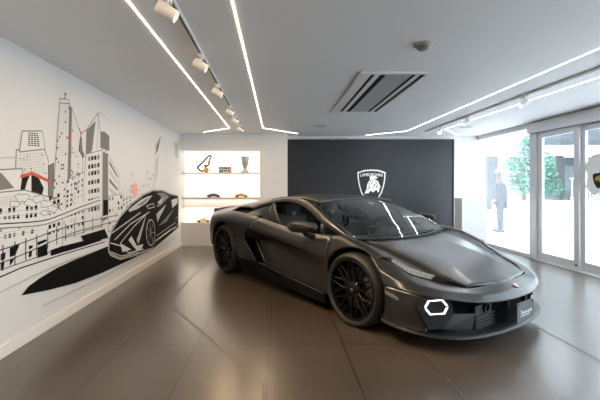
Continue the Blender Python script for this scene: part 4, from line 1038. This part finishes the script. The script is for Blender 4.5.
# --- wheels -------------------------------------------------------------
def make_wheel(R, rimr, wid, front):
    """axis along y, outer face towards -y"""
    root = bpy.data.objects.new('wheel', None); link(root, car)
    bm = bmesh.new(); h = wid/2
    lathe(bm, [(rimr, -h+.012), (rimr+.012, -h+.002), (rimr+.5*(R-rimr), -h-.004), (R-.022, -h+.010), (R-.006, -h+.028), (R, -h+.05), (R, h-.05), (R-.008, h-.02), (R-.03, h-.004), (rimr+.01, h-.004), (rimr, h-.02)], 56, 'y', cap=False)
    obj('tyre', bm, M_rubber, root, smooth=True)
    bm = bmesh.new()
    lathe(bm, [(rimr+.002, -h+.012), (rimr-.004, -h+.004), (rimr-.014, -h+.008), (rimr-.020, -h+.03), (rimr-.035, -h+.10), (rimr-.035, h-.02)], 56, 'y', cap=False)
    fy = -h+.030
    # ten Y-shaped spokes crossing in pairs
    n = 10
    for k in range(n):
        a0 = 2*PI*k/n+.1
        for da in (-.24, .24):
            r0, rm, r1 = .055, rimr*.52, rimr-.014
            def pt(r, a, y): return Vector((r*math.cos(a), y, r*math.sin(a)))
            P_ = [(r0, a0, fy+.020, .013), (rm, a0+da*.25, fy+.006, .011), (r1, a0+da, fy-.004, .0085)]
            pr = None
            for r, a, y, w in P_:
                t = Vector((-math.sin(a), 0, math.cos(a)))
                c = pt(r, a, y); q = [bm.verts.new(c-t*w), bm.verts.new(c-t*w*.35+Vector((0, -.010, 0))), bm.verts.new(c+t*w*.35+Vector((0, -.010, 0))), bm.verts.new(c+t*w), bm.verts.new(c+Vector((0, .03, 0)))]
                if pr:
                    for j in range(5): bm.faces.new((pr[j], pr[(j+1) % 5], q[(j+1) % 5], q[j]))
                pr = q
            bm.faces.new(pr)
    lathe(bm, [(.0, fy-.006), (.034, fy-.006), (.060, fy+.004), (.078, fy+.02), (.078, fy+.05), (0, fy+.05)], 30, 'y')
    obj('rim', bm, M_rim, root, smooth=True)
    bm = bmesh.new(); lathe(bm, [(0, fy-.016), (.013, fy-.014), (.016, fy-.010), (.016, fy-.004), (0, fy-.004)], 6, 'y'); obj('centre_nut', bm, mat('nut_bronze', (.30, .17, .09), .35, metal=.7), root)
    bm = bmesh.new(); lathe(bm, [(.08, -h+.115), (.195, -h+.115), (.195, -h+.145), (.08, -h+.145)], 40, 'y', cap=False)
    obj('brake_disc', bm, M_disc, root, smooth=True)
    bm = bmesh.new(); pr = None
    for i in range(9):
        a = -.15+1.0*i/8 if front else 2.2+.9*i/8
        q = [bm.verts.new((r*math.cos(a), y, r*math.sin(a))) for r, y in ((.135, -h+.085), (.215, -h+.085), (.220, -h+.16), (.135, -h+.16))]
        if pr:
            for j in range(4): bm.faces.new((pr[j], pr[(j+1) % 4], q[(j+1) % 4], q[j]))
        else: bm.faces.new(q)
        pr = q
    bm.faces.new(pr); obj('brake_caliper', bm, mat('caliper_grey', (.16, .16, .165), .35, metal=.5), root)
    bm = bmesh.new(); lathe(bm, [(0, -h+.15), (rimr-.04, -h+.15), (rimr-.04, -h+.17), (0, -h+.17)], 32, 'y'); obj('wheel_back', bm, M_tub, root)
    return root
for ax, R, rr, wid, zc, fr in ((AXF, .343, .279, .255, ZF, True), (AXR, .364, .288, .325, ZR, False)):
    yc = .985-wid/2-.012
    wv = make_wheel(R, rr, wid, fr); wv.location = (ax, -yc, zc)
    w2 = wv.copy(); C.objects.link(w2); w2.location = (ax, yc, zc); w2.rotation_euler = (0, 0, PI)
    for ch in list(wv.children):
        c = ch.copy(); C.objects.link(c); c.parent = w2

# --- mirrors ------------------------------------------------------------
for sg in (-1, 1):
    ring = []
    bm = bmesh.new()
    secs = [(.50, 1.06, .872, .010, .020), (.535, 1.065, .872, .055, .045), (.62, 1.07, .872, .085, .070), (.74, 1.06, .877, .09, .070), (.85, 1.045, .886, .07, .050), (.90, 1.03, .890, .03, .022)]
    pr = None
    for x, y, z, wy, hz in secs:
        pw = lambda t: math.copysign(abs(t)**.55, t)
        q = [bm.verts.new((x, sg*(y+wy*pw(math.cos(a))), z+hz*(pw(math.sin(a))*.85 if math.sin(a) > 0 else .8*math.sin(a)))) for a in [2*PI*k/14 for k in range(14)]]
        if pr:
            for j in range(14): bm.faces.new((pr[j], pr[(j+1) % 14], q[(j+1) % 14], q[j]))
        else: bm.faces.new(q)
        pr = q
    bm.faces.new(pr); mi = obj('wing_mirror', bm, M_satin, car, smooth=True)
    bm = bmesh.new(); tube(bm, [(.70, sg*1.03, .835), (.68, sg*.98, .79), (.72, sg*.90, .752)], [.026, .024, .034], 8); obj('mirror_stalk', bm, M_gloss, mi)
    bm = bmesh.new(); prism(bm, [(.552, sg*1.02, .905), (.60, sg*1.10, .925), (.60, sg*1.13, .915), (.545, sg*1.08, .89)], (.05, sg*.01, .012)); obj('mirror_trim', bm, mat('mirror_grey', (.3, .3, .3), .4), mi)

# --- cabin ---------------------------------------------------------------
bm = bmesh.new(); box(bm, .62, 1.10, -.70, .70, .50, .72, bev=.06); box(bm, .40, .70, -.13, .13, .45, .66, bev=.03); obj('dashboard', bm, M_dash, car, smooth=True)
obj('binnacle', bx(.60, .78, .22, .56, .70, .79, bev=.03), M_dash, car, smooth=True)
obj('console', bx(-.40, .70, -.11, .11, .40, .56, bev=.03), M_leather, car, smooth=True)
obj('rear_bulkhead', bx(-.62, -.52, -.60, .60, .42, 1.02, bev=.02), M_tub, car)
for sg in (-1, 1):
    bm = bmesh.new(); box(bm, -.30, .25, sg*.36-.24, sg*.36+.24, .40, .52, bev=.05)
    seat = obj('seat', bm, M_leather, car, smooth=True)
    bm = bmesh.new()
    box(bm, -.42, -.29, sg*.36-.24, sg*.36+.24, .46, .93, bev=.05); box(bm, -.39, -.27, sg*.36-.13, sg*.36+.13, .90, 1.06, bev=.045)
    for v in bm.verts: v.co.x -= (v.co.z-.46)*.18
    obj('seat_back', bm, M_leather, seat, smooth=True)
    bm = bmesh.new(); prism(bm, [(-.353, sg*.36+x, .955+y) for x, y in shield_pts(.03, .07)], (.004, 0, 0)); obj('headrest_emblem', bm, mat('seat_emblem', (.25, .25, .25), .5), seat)
bm = bmesh.new(); cen = Vector((.50, .38, .785)); ax_ = Vector((-.9, 0, .42)).normalized(); u_ = Vector((0, 1, 0)); w_ = ax_.cross(u_)
tube(bm, [cen+u_*(.175*math.cos(2*PI*k/28))+w_*(.165*math.sin(2*PI*k/28)) for k in range(28)], .014, 8, closed=True)
for a in (0, PI, 1.5*PI, ): tube(bm, [cen-ax_*.02, cen+u_*(.17*math.cos(a))+w_*(.16*math.sin(a))], .013, 6)
lathe(bm, [(0, -.03), (.055, -.03), (.05, .02), (0, .02)], 16, 'x', cen)
obj('steering_wheel', bm, M_leather, car, smooth=True)
bm = bmesh.new(); box(bm, .36, .40, -.10, .10, 1.03, 1.09, bev=.012); obj('rear_view_mirror', bm, M_satin, car)
for sg in (-1, 1):
    obj('door_card', bx(-.45, .98, sg*.80-.02, sg*.80+.02, .40, .76, bev=.01), M_leather, car)

# ------------------------------------------------------------------ render settings
sc = bpy.context.scene
sc.view_settings.view_transform = 'Standard'; sc.view_settings.look = 'None'; sc.view_settings.gamma = 1; sc.view_settings.use_curve_mapping = False
sc.view_settings.exposure = 0.08
w = bpy.data.worlds.new('sky'); sc.world = w; w.use_nodes = True
w.node_tree.nodes['Background'].inputs['Color'].default_value = (.80, .90, 1, 1); w.node_tree.nodes['Background'].inputs['Strength'].default_value = 7
try:
    sc.cycles.use_denoising = True; sc.cycles.max_bounces = 10; sc.cycles.transparent_max_bounces = 16; sc.cycles.caustics_reflective = False; sc.cycles.caustics_refractive = False; sc.cycles.sample_clamp_indirect = 6
except Exception: pass
